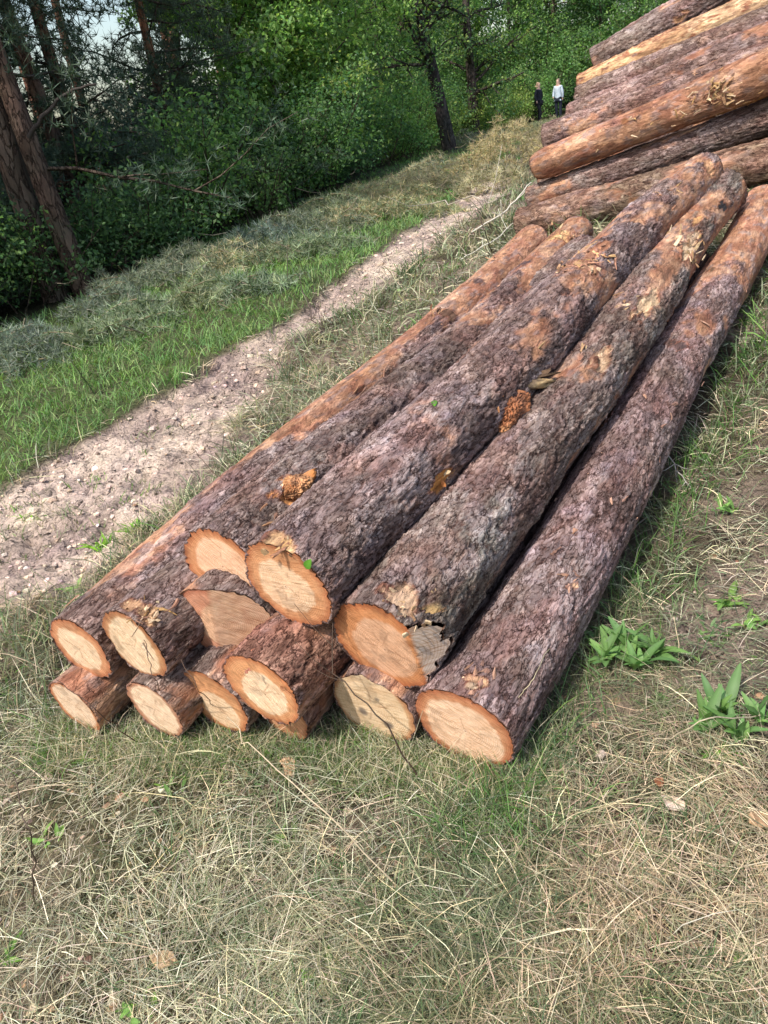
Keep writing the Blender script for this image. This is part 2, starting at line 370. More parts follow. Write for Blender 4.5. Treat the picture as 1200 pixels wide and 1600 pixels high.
def make_log(key, label, p0, p1, d0, d1, seed, nu=170, ds=(.007, .016), bark=(PURPLE, GREY), orange=.3, obias=(0, 0), oend=0, relief=1.0,
             patches=(), facets=(), heart=.66, hshift=(0, 0), rimc=(.56, .28, .13), heartc=(.72, .54, .36), knots=(), bend=(0, 0), far_cut=True, facetc=((.66, .54, .42), (.46, .37, .30)),
             group='pine logs of the front pile', flare=.0, cell=1.0, dark_side=0, squash=1.0, roundend=0, cutlabel=None, smear=.25):
    p0 = np.array(p0, float); p1 = np.array(p1, float); L = float(np.linalg.norm(p1 - p0)); q = quat_for(p1 - p0)
    LOGS[key] = dict(L=L, r0=d0 / 2, r1=d1 / 2, p0=p0, q=q, bx=bend, seed=seed)
    patches = [((*local(key, a[0], a[1])[:2], *a[2:]) if a[0] > 20 else a) for a in patches]
    root = empty('pine_log', p0, q); tag(root, label, 'log', group)
    r0, r1 = d0 / 2, d1 / 2
    # ring positions: finer at the near end
    s = [0.0]; 
    while s[-1] < L: s.append(s[-1] + ds[0] + (ds[1] - ds[0]) * s[-1] / L)
    s = np.array(s); s = s * L / s[-1]; nv = len(s)
    circ = 2 * math.pi * r0
    i = np.arange(nu); th = -math.pi / 2 + 2 * math.pi * i / nu
    S, TH = np.meshgrid(s, th, indexing='ij'); Aa = np.broadcast_to(i / nu * circ, S.shape)
    def per(c): return max(3, int(round(circ / c)))
    def nz(c, cs, sd, oc=3):
        k = per(c); return fbm(Aa / circ * k, S / cs + sd, seed * 37 + sd, k, oc)
    wa = (nz(.05, .06, 1, 4) - .5) * .05; ws = (nz(.045, .05, 2, 4) - .5) * .10
    wa = wa + (nz(.014, .02, 3, 3) - .5) * .016; ws = ws + (nz(.014, .02, 4, 3) - .5) * .03
    k1 = per(.036 * cell); f1, f2, idn, dx, dy = worley((Aa + wa) / circ * k1, (S + ws) / (.125 * cell), seed, k1)
    k2 = per(.018 * cell); g1, g2, idm, ex, ey = worley((Aa + wa) / circ * k2, (S + ws) / (.055 * cell), seed + 1, k2)
    plate = sstep(.0, .13, f2 - f1); small = sstep(.0, .16, g2 - g1)
    tv = nz(.045, .17, 20, 4) * 9 + idn * 1.5; saw = tv - np.floor(tv)          # overlapping scales: slow rise, sharp drop
    sawe = sstep(0, .22, saw)
    om = nz(.16, .34, 5, 4) + .28 * (nz(.03, .055, 6) - .5) + .05 * (idn - .5) - .5 + (orange - .5) * .5 + oend * (S / L - .5) + obias[0] * np.cos(TH - obias[1])
    om = sstep(-.07, .07, om)
    red = sstep(.52, .64, nz(.09, .2, 8, 4))
    h = .0075 * relief * (plate * (.35 + .8 * idn) - dy * .12 * plate) + .0026 * relief * (small * (.3 + .9 * idm)) + .0055 * relief * (1 - saw) * sawe
    h = h * (1 - .72 * om) + .010 * (nz(.25, .5, 9, 2) - .5) * 1.6 + .004 * (nz(.03, .06, 10) - .5)
    big = .026 * (nz(.35, .8, 11, 2) - .5)
    base = mixc(bark[0], bark[1], sstep(.35, .65, nz(.2, .4, 12)))
    base = base * (.78 + .5 * idn)[..., None] * (.80 + .45 * idm)[..., None] * (.88 + .2 * (1 - saw))[..., None]
    base = mixc(base, np.array(RED) * 1.15, red * .32 * (.5 + .5 * idm))
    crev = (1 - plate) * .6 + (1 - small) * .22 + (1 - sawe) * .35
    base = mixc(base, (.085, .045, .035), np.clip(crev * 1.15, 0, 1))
    oc = mixc(np.array(ORANGE), (.34, .175, .115), sstep(.3, .7, nz(.05, .12, 13))); oc = mixc(oc, (.52, .36, .25), sstep(.5, .75, nz(.06, .14, 14)) * .7); oc = mixc(oc, np.array(PURPLE) * 1.1, sstep(.58, .66, nz(.03, .06, 23, 4)) * .65)
    oc = oc * (.85 + .3 * idm)[..., None]
    col = mixc(base, oc, om * (.86 + .14 * small))
    lich = sstep(.60, .72, nz(.07, .12, 15)) * (1 - om) * smear
    col = mixc(col, (.40, .37, .40), lich)
    pm = np.zeros(S.shape)
    for (ps, pt, pl, pw, pc, dep) in patches:         # bark torn off down to the wood
        da = np.angle(np.exp(1j * (TH - math.radians(pt)))) * r0
        q_ = ((S - ps) / pl) ** 2 + (da / pw) ** 2 + (nz(.030, .07, 17, 4) - .5) * 4.6
        m = 1 - sstep(.75, 1.0, q_); h = h * (1 - m * .85) + dep * m * (1 + .5 * (nz(.012, .07, 18) - .5))
        pm = np.maximum(pm, m)
        rimm = (1 - sstep(1.0, 1.5, q_)) - m
        col = mixc(col, mixc(pc, np.array(pc) * .55, sstep(.4, .7, nz(.012, .09, 19))), m); col = mixc(col, (.26, .10, .05), np.clip(rimm, 0, 1) * .7)
        h = h + .004 * np.clip(rimm, 0, 1)
    Rr = r0 + (r1 - r0) * S / L + flare * np.exp(-S / .2) + h + big
    if roundend: Rr = Rr * np.where(S < roundend, np.sqrt(np.clip(1 - .35 * (1 - S / roundend) ** 2, 0, 1)), 1)
    bx = bend[0] * np.sin(math.pi * S / L) + .017 * np.sin(S * 2.1 + seed); bz = bend[1] * np.sin(math.pi * S / L)
    X = Rr * np.cos(TH) + bx; Z = Rr * np.sin(TH) * squash + bz
    def off(x, z):
        o = np.zeros(np.shape(x))
        for (ang, c, sl) in facets:
            o = np.maximum(o, (x * math.cos(math.radians(ang)) + z * math.sin(math.radians(ang)) - c) * sl) if sl > 0 else o + (x * math.cos(math.radians(ang)) + z * math.sin(math.radians(ang)) - c) * sl
        return o
    Y = S + off(X, Z) * np.clip(1 - S / .45, 0, 1) ** 1.5
    col = np.concatenate([col, ((1 - om * .8) * (1 - .95 * pm))[..., None]], -1)
    lipn = fbm(th / 6.2832 * 24 + 24, th * 0 + 2.2, seed + 61, 24, 3)[None]; Y = Y - .009 * np.clip(lipn - .35, 0, 1) * 2 * np.exp(-S / .012)
    V = np.stack([X, Y, Z], -1).reshape(-1, 3)
    # ring of cut bark at both ends
    cx0, cz0 = bx[0, 0], bz[0, 0]
    rim0 = np.stack([(X[0] - cx0) * .95 + cx0, off(X[0], Z[0]) + .001, (Z[0] - cz0) * .95 + cz0], -1)
    cx1, cz1 = bx[-1, 0], bz[-1, 0]
    rim1 = np.stack([(X[-1] - cx1) * .95 + cx1, Y[-1] - .001, (Z[-1] - cz1) * .95 + cz1], -1)
    rc = np.tile(np.array([(.20, .085, .05, 1.)]), (nu, 1))
    V = np.concatenate([rim0, V, rim1]); C = np.concatenate([rc, col.reshape(-1, 4), rc])
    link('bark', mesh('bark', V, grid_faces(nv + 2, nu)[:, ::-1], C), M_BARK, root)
    # sawn faces
    def face(X0, Z0, cx, cz, ysign, yof, hs):
        nr = 30 if ysign < 0 and group.endswith('front pile') else 9; rho = np.linspace(0, 1, nr)[:, None]
        fx = (X0[None] - cx) * .965 * rho + cx; fz = (Z0[None] - cz) * .965 * rho + cz
        T = np.broadcast_to(th[None], fx.shape)
        kk = 40
        nb = fbm(T / (2 * math.pi) * kk + kk, fx * 0 + 3.3, seed * 5 + 1, kk, 3); nl = fbm(T / (2 * math.pi) * 5 + 5, fx * 0 + 1.7, seed * 5 + 2, 5, 2)
        rr = np.hypot(fx - cx - hs[0] * r0, fz - cz - hs[1] * r0) / r0
        bnd = heart + (nl - .5) * .30 + (nb - .5) * .13
        t = sstep(-.02, .05, rr - bnd)
        ring = .5 + .5 * np.sin(rr * 75 + 3 * nl)
        inner = mixc(np.array(heartc), np.array(heartc) * (.93, .84, .72), ring * .6)
        outer = mixc(np.array(rimc), np.array(rimc) * (.72, .55, .5), sstep(.80, 1.0, rho + 0 * fx)); outer = outer * (1 - .12 * ring)[..., None]
        outer = outer * (.85 + .35 * nb)[..., None]
        c = mixc(inner, outer, t)
        for (kx, kz, kr, kc) in knots:
            dd = np.hypot(fx - cx - kx, fz - cz - kz) / kr; c = mixc(c, kc, (1 - sstep(.5, 1.3, dd)) * .9)
        g = np.random.default_rng(seed + 5)
        for k in range(7):                       # short drying cracks running from the heart
            ta = g.random() * 6.28; wv = .02 * np.sin(rr * 9 + k); dd = np.abs(np.angle(np.exp(1j * (T - ta - wv)))) * rr * r0
            c = mixc(c, (.30, .15, .08), (1 - sstep(.001, .004, dd)) * (rr > .07 * k) * (rr < .3 + .3 * g.random()) * .4)
        c = mixc(c, (.22, .12, .07), (1 - sstep(.012, .03, rr)) * .8); c = c * (1 - .25 * sstep(.6, .75, fbm(fx * 22 + 9, fz * 22 + 9, seed + 31)))[..., None]
        o_ = off(fx, fz) if ysign < 0 else 0 * fx
        # cut inside a facet looks like plain long grain
        if ysign < 0 and len(facets):
            fm = sstep(.002, .008, o_) if facets[0][2] > 0 else 0 * o_
            gr = fbm(fx * 60, fz * 60, 77); c = mixc(c, mixc(facetc[0], facetc[1], gr), fm * .9)
        yy = yof + o_ + ysign * .002 + (fbm(fx * 45 + 20, fz * 45 + 20, seed + 9) - .5) * .004
        Vv = np.stack([fx, yy, fz], -1).reshape(-1, 3)
        c = np.concatenate([c, (rr * r0 * 8)[..., None]], -1)
        me = mesh('cut_end', Vv, grid_faces(nr, nu)[:, ::(1 if ysign < 0 else -1)], c.reshape(-1, 4))
        return link('cut_end', me, M_CUT, root)
    fo = face(X[0], Z[0], cx0, cz0, -1, 0, hshift)
    if cutlabel: fo['label'] = cutlabel
    if far_cut: face(X[-1], Z[-1], cx1, cz1, 1, L, (0, 0))
    LOGS[key]['root'] = root
    return root

def local(key, px, py):
    """where a ray of the photograph meets a log: (s, angle in degrees, outward radius) in the log's own frame"""
    g = LOGS[key]; qi = g['q'].inverted()
    o = np.array(qi @ Vector(CAM - g['p0'])); d = np.array(qi @ Vector(ray(px, py)))
    best = None
    for t in np.linspace(1, 9, 4000):
        p = o + d * t; rr = g['r0'] + (g['r1'] - g['r0']) * np.clip(p[1] / g['L'], 0, 1)
        bx = g['bx'][0] * math.sin(math.pi * np.clip(p[1] / g['L'], 0, 1)); bz = g['bx'][1] * math.sin(math.pi * np.clip(p[1] / g['L'], 0, 1))
        e = math.hypot(p[0] - bx, p[2] - bz) - rr
        if best is None or e < best[0]: best = (e, p, bx, bz, rr)
        if e < 0: break
    e, p, bx, bz, rr = best
    return p[1], math.degrees(math.atan2(p[2] - bz, p[0] - bx)), rr, p
def surf(key, s, ang, dr=0):
    g = LOGS[key]; a = math.radians(ang); rr = g['r0'] + (g['r1'] - g['r0']) * s / g['L'] + dr
    f = math.sin(math.pi * s / g['L'])
    return np.array([rr * math.cos(a) + g['bx'][0] * f, s, rr * math.sin(a) + g['bx'][1] * f])

def off_axis(n, k=1.0): return (n * .581 * k, n * .814 * k, .125 * n)
def along(p, n, dz=.125): return (p[0] + n * .581, p[1] + n * .814, p[2] + n * dz)
HID = dict(nu=96, ds=(.010, .05))
pA, pB, pC, pD, pF = (-1.050, 1.94, .085), (-.773, 1.835, .122), (-.584, 1.81, .138), (-.368, 1.745, .085), (-.098, 1.682, .13)
make_log('A', 'thin pine log at the lower left corner of the front pile', pA, along(pA, 3.7), .215, .18, 101, orange=.35, heart=.80, rimc=(.58, .30, .15), heartc=(.72, .55, .40), **HID)
make_log('B', 'second pine log from the left in the bottom row, pale face crossed by dark scratches', pB, along(pB, 3.7), .222, .18, 102, orange=.3, heart=.84, rimc=(.50, .30, .19), heartc=(.74, .57, .41), **HID)
make_log('C', 'third pine log from the left in the bottom row, orange rim above a pale heart', pC, along(pC, 3.7), .232, .19, 103, orange=.3, heart=.62, hshift=(.12, -.25), **HID)
make_log('D', 'nearly hidden reddish pine log on the ground, only its lower edge showing', pD, along(pD, 3.5), .175, .16, 104, orange=.4, heart=.35, rimc=(.55, .27, .14), heartc=(.62, .36, .2), **HID)
make_log('F', 'wide pale log on the ground with two dark knots on its sawn face', pF, along(pF, 3.7), .265, .2, 105, orange=.25, heart=.93, rimc=(.60, .38, .20), heartc=(.68, .52, .34),
         knots=((-.035, -.03, .017, (.15, .12, .10)), (.045, -.055, .018, (.15, .12, .10)), (.03, .045, .008, (.3, .24, .18))), squash=.96, **HID)
make_log('L', 'grey scaly second row pine log with a narrow orange rim round its pale face', (-.753, 1.835, .345), along((-.753, 1.835, .32), 3.8, .10), .228, .2, 106, nu=124, ds=(.009, .035),
         orange=.22, heart=.86, rimc=(.50, .27, .13), heartc=(.72, .56, .38), patches=((222, 958, .022, .05, (.58, .40, .24), .002),), facets=())
make_log('K', 'pinkish log with a slanted splintered cut, wedged below the upper left log', (-.529, 1.865, .358), along((-.529, 1.885, .345), 3.6, .1), .262, .2, 107, orange=.3, heart=.5, rimc=(.52, .25, .15), heartc=(.66, .42, .27),
         facets=((-10, -.01, .6),), facetc=((.66, .47, .31), (.52, .30, .19)), **HID)
make_log('E', 'reddish scaly log low mid pile with oval pale heart and wide orange rim', (-.408, 1.681, .25), along((-.408, 1.681, .25), 3.6, .1), .246, .2, 108, nu=136, ds=(.007, .035), bark=((.28, .15, .12), (.29, .19, .145)),
         orange=.42, heart=.66, rimc=(.60, .30, .14), heartc=(.80, .61, .42), hshift=(.05, -.02), relief=1.1)
make_log('M', 'long slender log with bright orange upper side at the left edge of the front pile', (-.984, 1.957, .29), (1.278, 5.398, .74), .236, .195, 109, nu=124, ds=(.009, .022),
         orange=.46, obias=(.30, math.radians(128)), oend=.75, heart=.66, rimc=(.57, .28, .14), heartc=(.76, .58, .40), bend=(.0, -.02), cutlabel='pale oval heart inside an even orange rim',
         patches=((690, 492, .05, .05, (.20, .13, .09), .012), (560, 610, .05, .02, (.30, .16, .1), .006), (742, 440, .04, .03, (.16, .11, .1), .006)))
make_log('J', 'upper left pine log with a round orange face and a knobbly orange far end', (-.48, 1.921, .515), (1.562, 5.396, .74), .250, .21, 110, nu=132, ds=(.008, .022), bark=(PURPLE, (.21, .18, .165)),
         orange=.16, oend=1.1, heart=.70, rimc=(.54, .26, .12), heartc=(.72, .47, .31), hshift=(.03, .05), bend=(.0, -.03), relief=1.15,
         patches=((455, 765, .06, .05, (.60, .30, .12), -.002), (880, 372, .12, .07, (.60, .40, .2), -.004), (760, 455, .04, .05, (.15, .10, .12), .004), (815, 415, .05, .04, (.14, .10, .10), .004)))
make_log('H', 'thick second row pine log with dark grey scales and torn yellow wood', (-.042, 1.648, .36), (2.261, 4.779, .955), .278, .232, 111, nu=156, ds=(.0070, .021), bark=((.235, .205, .19), (.20, .19, .165)),
         orange=.20, oend=.35, heart=.76, rimc=(.54, .24, .10), heartc=(.62, .38, .24), hshift=(.05, -.05), facets=((5, .092, 2.2),), relief=1.25, bend=(-.01, .0),
         patches=((630, 938, .032, .05, (.60, .46, .31), -.003), (672, 966, .02, .028, (.62, .46, .22), -.003), (932, 562, .085, .034, CREAM, -.003), (975, 600, .06, .03, (.50, .30, .12), .006), (1000, 480, .17, .034, (.62, .48, .31), -.004),
                  (1040, 505, .07, .04, (.45, .24, .10), .006), (1078, 385, .19, .03, (.68, .53, .36), -.004), (1092, 350, .08, .02, (.50, .3, .14), .004), (1130, 322, .05, .04, (.05, .05, .055), .004)))
make_log('I', 'big topmost purple grey pine log with a green leaf on its sawn face', (-.272, 1.748, .53), (2.102, 4.78, 1.07), .268, .236, 112, nu=156, ds=(.0070, .021), bark=(PURPLE, (.23, .195, .19)),
         orange=.24, oend=.55, heart=.68, rimc=(.57, .285, .135), heartc=(.74, .53, .35), hshift=(-.04, -.06), relief=1.15, bend=(.0, .015),
         patches=((440, 850, .03, .045, (.66, .48, .27), -.002), (683, 752, .05, .02, (.62, .30, .09), .004), (910, 415, .04, .06, (.70, .48, .29), .001), (940, 388, .12, .03, (.42, .22, .13), .008), (1105, 262, .06, .07, (.50, .30, .17), .001), (820, 640, .05, .05, (.30, .11, .05), .01)))
make_log('G', 'rightmost pine log of the front pile lying along the grass, grey bark turning orange', (.134, 1.535, .145), (2.62, 5.0, .815), .276, .25, 113, nu=156, ds=(.0070, .021), bark=((.26, .21, .21), (.25, .21, .20)),
         orange=.22, oend=1.05, heart=.78, rimc=(.53, .25, .125), heartc=(.74, .52, .36), hshift=(.0, -.04), relief=.8, bend=(.012, -.02), flare=.006,
         patches=((742, 1064, .018, .03, (.62, .42, .25), .005), (737, 1075, .012, .015, (.80, .66, .45), .008), (893, 912, .014, .014, (.70, .45, .27), .002), (1062, 540, .05, .04, (.13, .09, .08), .006), (1110, 425, .03, .05, (.25, .16, .10), .01),
                  (850, 560, .1, .03, (.52, .26, .13), .001)))

# pile behind, lying across the slope
def pile2(key, label, a, ta, b, tb, da, db, seed, **kw):
    p = P3(*a, ta); q = P3(*b, tb); d = (q - p) / np.linalg.norm(q - p)
    make_log(key, label, p, p + d * 4.2, da, da + (db - da) * 4.2 / np.linalg.norm(q - p), seed, nu=84, ds=(.017, .026), group='pine logs of the rear pile', **kw)
BR = (.27, .19, .145)
pile2('P1', 'brownish grey bottom log of the rear pile, partly behind the front pile', (815, 352), 6.45, (1200, 250), 5.25, .25, .27, 201, bark=(BR, (.24, .20, .15)), orange=.1, relief=1.2)
pile2('P2', 'purple grey log of the rear pile just below the bright orange log', (832, 314), 6.5, (1200, 182), 5.4, .215, .235, 202, orange=.15, oend=-.3, relief=1.2)
pile2('P3', 'bright orange smooth log standing out of the rear pile', (838, 262), 6.3, (1200, 112), 5.2, .222, .29, 203, bark=((.34, .19, .15), (.36, .2, .14)), orange=.95, relief=.8, roundend=.12, smear=.1,
      patches=((1118, 152, .1, .012, (.70, .50, .30), -.001), (1150, 168, .3, .02, (.40, .24, .09), .004), (975, 190, .03, .02, (.30, .15, .08), .004)))
pile2('P4', 'pinkish grey log lying behind the bright orange log of the rear pile', (856, 218), 6.75, (1200, 92), 5.65, .225, .24, 204, orange=.3, relief=1.2, bark=((.31, .235, .21), (.28, .22, .2)))
pile2('P5', 'pinkish grey log with a cream scar near its end, mid rear pile', (896, 186), 6.8, (1200, 66), 5.7, .245, .26, 205, orange=.25, relief=1.2, bark=((.31, .235, .215), PURPLE),
      patches=((938, 172, .07, .05, (.76, .52, .32), -.003),))
pile2('P6', 'scaly grey log under the peeled yellow log of the rear pile', (907, 157), 6.9, (1200, 42), 5.8, .235, .25, 206, orange=.05, relief=1.3, bark=((.29, .225, .215), (.25, .21, .18)))
pile2('P7', 'peeled cream yellow log near the top of the rear pile', (910, 134), 7.0, (1200, 2), 5.9, .215, .22, 207, orange=1.0, relief=.45, bark=((.60, .42, .25), (.52, .35, .2)), smear=.05,
      patches=((1100, 52, 1.6, .2, (.72, .54, .34), -.001), (960, 115, .6, .2, (.62, .42, .24), 0)))
pile2('P8', 'topmost purple grey log of the rear pile against the trees', (930, 100), 7.05, (1095, 5), 6.55, .25, .265, 208, orange=.12, relief=1.3, patches=((1060, 25, .06, .04, (.66, .42, .24), -.002),))
pile2('P10', 'shaded brown log deep between the bright orange log and the one below', (850, 285), 6.75, (1200, 146), 5.6, .22, .24, 210, orange=.2, relief=1.2)
pile2('P11', 'shaded grey log deep behind the bottom logs of the rear pile', (860, 330), 6.85, (1200, 212), 5.7, .23, .25, 211, orange=.1, relief=1.2)
pile2('P12', 'shaded log deep behind the middle of the rear pile', (915, 172), 7.1, (1200, 60), 6.0, .23, .25, 212, orange=.1, relief=1.2)
pile2('P9', 'grey log crossing the upper right corner above the rear pile', (1010, 62), 7.5, (1200, -28), 6.9, .24, .25, 209, orange=.15, relief=1.2)

# ------------------------------------------------------------------ wood stubs and splinters on the logs
def basis(d):
    d = np.array(d, float); d /= np.linalg.norm(d); a = np.array([0, 0, 1.]) if abs(d[2]) < .9 else np.array([1., 0, 0])
    u = np.cross(d, a); u /= np.linalg.norm(u); return d, u, np.cross(d, u)
def tube(pts, r0, r1, sides=6, seed=0, rag=0.0):
    pts = np.array(pts, float); n = len(pts); V = []
    for k in range(n):
        d = pts[min(k + 1, n - 1)] - pts[max(k - 1, 0)]; _, u, w = basis(d)
        r = r0 + (r1 - r0) * k / (n - 1)
        a = np.arange(sides) * 2 * math.pi / sides
        rr = r * (1 + rag * (np.random.default_rng(seed + k).random(sides) - .5))
        V.append(pts[k] + rr[:, None] * (np.cos(a)[:, None] * u + np.sin(a)[:, None] * w))
    V = np.concatenate(V + [pts[-1:]]); F = grid_faces(n, sides); b = (n - 1) * sides
    T = np.array([(b + i, b + (i + 1) % sides, n * sides) for i in range(sides)])
    return V, F, T
class Acc:
    def __init__(s): s.V = []; s.Q = []; s.T = []; s.C = []; s.n = 0
    def add(s, V, Q=None, T=None, col=(.5, .5, .5)):
        s.V.append(V); s.C.append(np.broadcast_to(np.array(col, float), (len(V), 3)))
        if Q is not None and len(Q): s.Q.append(np.asarray(Q) + s.n)
        if T is not None and len(T): s.T.append(np.asarray(T) + s.n)
        s.n += len(V)
    def mesh(s, name, smooth=True):
        F = []
        if s.Q: F.append(np.concatenate(s.Q))
        if s.T: F.append(np.concatenate(s.T))
        return mesh(name, np.concatenate(s.V), F, np.concatenate(s.C), smooth)
def stub(key, px, py, direction, length, r, col, tip, seed, rag=.5, name='branch_stub', label=None, sink=.02):
    """torn branch stub; direction = (along log, angle change, outward) in the log's frame"""
    s, ang, rr, p = local(key, px, py); a = math.radians(ang)
    outv = np.array([math.cos(a), 0, math.sin(a)]); tan = np.array([-math.sin(a), 0, math.cos(a)])
    d = outv * direction[2] + np.array([0, 1, 0]) * direction[0] + tan * direction[1]; d /= np.linalg.norm(d)
    _, u, w = basis(d); c0 = surf(key, s, ang, -sink)
    nu, nv = 28, 16; t = np.linspace(0, 1, nv)[:, None]; th = (np.arange(nu) * 2 * math.pi / nu)[None]
    g = np.random.default_rng(seed); ridge = fbm(th / (2 * math.pi) * 9 + t * 0, t * 2.5, seed, 9, 3); tipl = 1 + rag * 1.2 * (fbm(th / (2 * math.pi) * 11 + t * 0, t * 0 + 5, seed + 3, 11, 2) - .5)
    rad = r * (1.35 - .55 * sstep(0, .35, t)) * (1 + rag * (ridge - .5) * 1.4) * np.sqrt(np.clip(1.02 - t ** 4, 0.0, 1))
    P = c0 + d * ((t * length * tipl)[..., None]) + rad[..., None] * (np.cos(th)[..., None] * u + np.sin(th)[..., None] * w)
    c = mixc(np.broadcast_to(np.array(col), P.shape), tip, sstep(.55, .8, t + (ridge - .5) * .5) + 0 * th)
    c = c * (.55 + .9 * ridge)[..., None]
    V = np.concatenate([P.reshape(-1, 3), (c0 + d * length * .93)[None]]); b = (nv - 1) * nu
    T = np.array([(b + i, b + (i + 1) % nu, nv * nu) for i in range(nu)])
    C = np.concatenate([c.reshape(-1, 3), np.array([tip])])
    o = link(name, mesh(name, V, [grid_faces(nv, nu), T], C), M_TORN, LOGS[key]['root'])
    if label: o['label'] = label
    return o
def flaps(key, spots, seed, name='torn_bark', cols=(CREAM, (.45, .28, .12), (.30, .17, .12)), ln=(.02, .07), wd=(.005, .014)):
    """loose curled strips of bark and bast sticking off the log, one part"""
    g = np.random.default_rng(seed); A = Acc()
    for (px, py, n, spread) in spots:
        s0, a0, rr, _ = local(key, px, py)
        for k in range(n):
            s = s0 + g.normal() * spread; ang = a0 + math.degrees(g.normal() * spread / rr * .6)
            a = math.radians(ang); outv = np.array([math.cos(a), 0, math.sin(a)]); tan = np.array([-math.sin(a), 0, math.cos(a)])
            phi = g.random() * 6.28 if g.random() < .4 else g.normal() * .5 + (0 if g.random() < .5 else math.pi)
            d = np.array([0, 1, 0]) * math.cos(phi) + tan * math.sin(phi); side = np.cross(d, outv)
            L = g.uniform(*ln); W = g.uniform(*wd); lift = g.uniform(0, .5) ** 1.3; m = 6
            tt = np.linspace(0, 1, m); c = surf(key, s, ang, .004) + d * (tt * L)[:, None] + outv * (lift * L * tt ** 2 - .25 * (1 - lift) * L * tt ** 2)[:, None] + side * (g.normal() * .2 * L * tt ** 2)[:, None]
            w = W * (1 - tt ** 2 * .8) * (1 + .3 * g.normal(size=m))
            V = np.concatenate([c - side * w[:, None] / 2, c + side * w[:, None] / 2, c + outv * .003])
            Q = [(i, i + 1, 2 * m + i + 1, 2 * m + i) for i in range(m - 1)] + [(2 * m + i, 2 * m + i + 1, m + i + 1, m + i) for i in range(m - 1)] + [(m + i, m + i + 1, i + 1, i) for i in range(m - 1)]
            A.add(V, Q, None, np.array(cols[g.integers(len(cols))]) * g.uniform(.7, 1.2))
    o = link(name, A.mesh(name, False), M_TORN, LOGS[key]['root']); tag(o, kind='stuff'); return o

def shards(key, px, py, direction, n, ln, wd, cols, seed, name='torn_wood', fan=.45, spread=.03, sink=.01, label=None):
    """bundle of thick splinters torn out of the wood"""
    g = np.random.default_rng(seed); A = Acc(); s, ang, rr, p = local(key, px, py); a = math.radians(ang)
    outv = np.array([math.cos(a), 0, math.sin(a)]); tan = np.array([-math.sin(a), 0, math.cos(a)]); Yv = np.array([0, 1., 0])
    d0 = outv * direction[2] + Yv * direction[0] + tan * direction[1]; d0 /= np.linalg.norm(d0)
    for k in range(n):
        c = surf(key, s, ang, -sink) + (Yv * g.normal() + tan * g.normal()) * spread; d = d0 + g.normal(size=3) * fan; d /= np.linalg.norm(d)
        L = g.uniform(*ln); W = g.uniform(*wd); _, u, w = basis(d); ph = g.random() * 6.28; u, w = u * math.cos(ph) + w * math.sin(ph), w * math.cos(ph) - u * math.sin(ph)
        sec = [(u * W * .5 + w * W * .16), (-u * W * .5 + w * W * .2), (-u * W * .45 - w * W * .16), (u * W * .5 - w * W * .2)]
        bend_ = g.normal(size=3) * L * .12; V = []
        for t, f in ((0, 1.1), (.5, 1.0), (.82, .8), (1, .35)): V += [c + d * L * t + bend_ * t * t + q * f + d * g.normal() * L * .05 for q in sec]
        Q = [(4 * r_ + i, 4 * r_ + (i + 1) % 4, 4 * r_ + 4 + (i + 1) % 4, 4 * r_ + 4 + i) for r_ in range(3) for i in range(4)] + [(12, 13, 14, 15)]
        A.add(np.array(V), Q, None, np.array(cols[g.integers(len(cols))]) * g.uniform(.65, 1.2))
    o = link(name, A.mesh(name, False), M_TORN, LOGS[key]['root']); tag(o, label, kind='stuff')
OR = [(.52, .21, .07), (.42, .15, .05), (.60, .30, .11), (.34, .12, .05)]; YW = [(.56, .41, .24), (.46, .31, .17), (.64, .50, .33), (.34, .20, .11)]
def lump(key, px, py, ext, off, col, seed, label):
    """solid ragged piece of torn wood; ext = half sizes (tangent, along, outward)"""
    s, ang, rr, p = local(key, px, py); a = math.radians(ang); outv = np.array([math.cos(a), 0, math.sin(a)]); tan = np.array([-math.sin(a), 0, math.cos(a)]); Yv = np.array([0, 1., 0])
    c0 = surf(key, s, ang, 0) + outv * off[2] + Yv * off[1] + tan * off[0]; nu, nv = 72, 46
    ph = np.linspace(.02, math.pi - .02, nv)[:, None]; th = (np.arange(nu) * 2 * math.pi / nu)[None]
    q = np.stack([np.sin(ph) * np.cos(th), np.cos(ph) + 0 * th, np.sin(ph) * np.sin(th)], -1)
    n1 = fbm(th / 6.2832 * 5 + 0 * ph, ph * 1.2, seed, 5, 2); n2 = fbm(th / 6.2832 * 14 + 0 * ph, ph * 2.4, seed + 2, 14, 4); n3 = fbm(th / 6.2832 * 40 + 0 * ph, ph * 5, seed + 5, 40, 2)
    tr = n2 * 6; saw = tr - np.floor(tr)
    rad = (.55 + .8 * n1 + .34 * (1 - saw) * sstep(0, .2, saw) + .14 * n3)[..., None]
    P = c0 + (q * rad)[..., 0:1] * tan * ext[0] + (q * rad)[..., 1:2] * Yv * ext[1] + (q * rad)[..., 2:3] * outv * ext[2]
    c = np.array(col) * (.35 + .9 * sstep(0, .35, saw) * (.6 + .8 * n3))[..., None]; c = mixc(c, (.52, .32, .16), sstep(.6, .75, n1) * .4); c = mixc(c, (.14, .07, .05), sstep(.5, .3, n1) * .6)
    link('torn_knot', mesh('torn_knot', P.reshape(-1, 3), grid_faces(nv, nu)[:, ::-1], c.reshape(-1, 3), False), M_TORN, LOGS[key]['root'])['label'] = label
lump('I', 790, 628, (.05, .085, .04), (-.03, 0, .016), (.36, .15, .07), 51, 'torn reddish orange knot bulging out between two logs')
lump('J', 462, 762, (.03, .045, .03), (0, 0, .005), (.48, .25, .12), 57, 'orange broken knot on the upper left log')
shards('I', 790, 630, (-.3, -.5, .6), 42, (.03, .085), (.010, .026), [(.36, .15, .07), (.28, .11, .05), (.44, .22, .10), (.20, .08, .05)], 51, fan=.32, spread=.024)
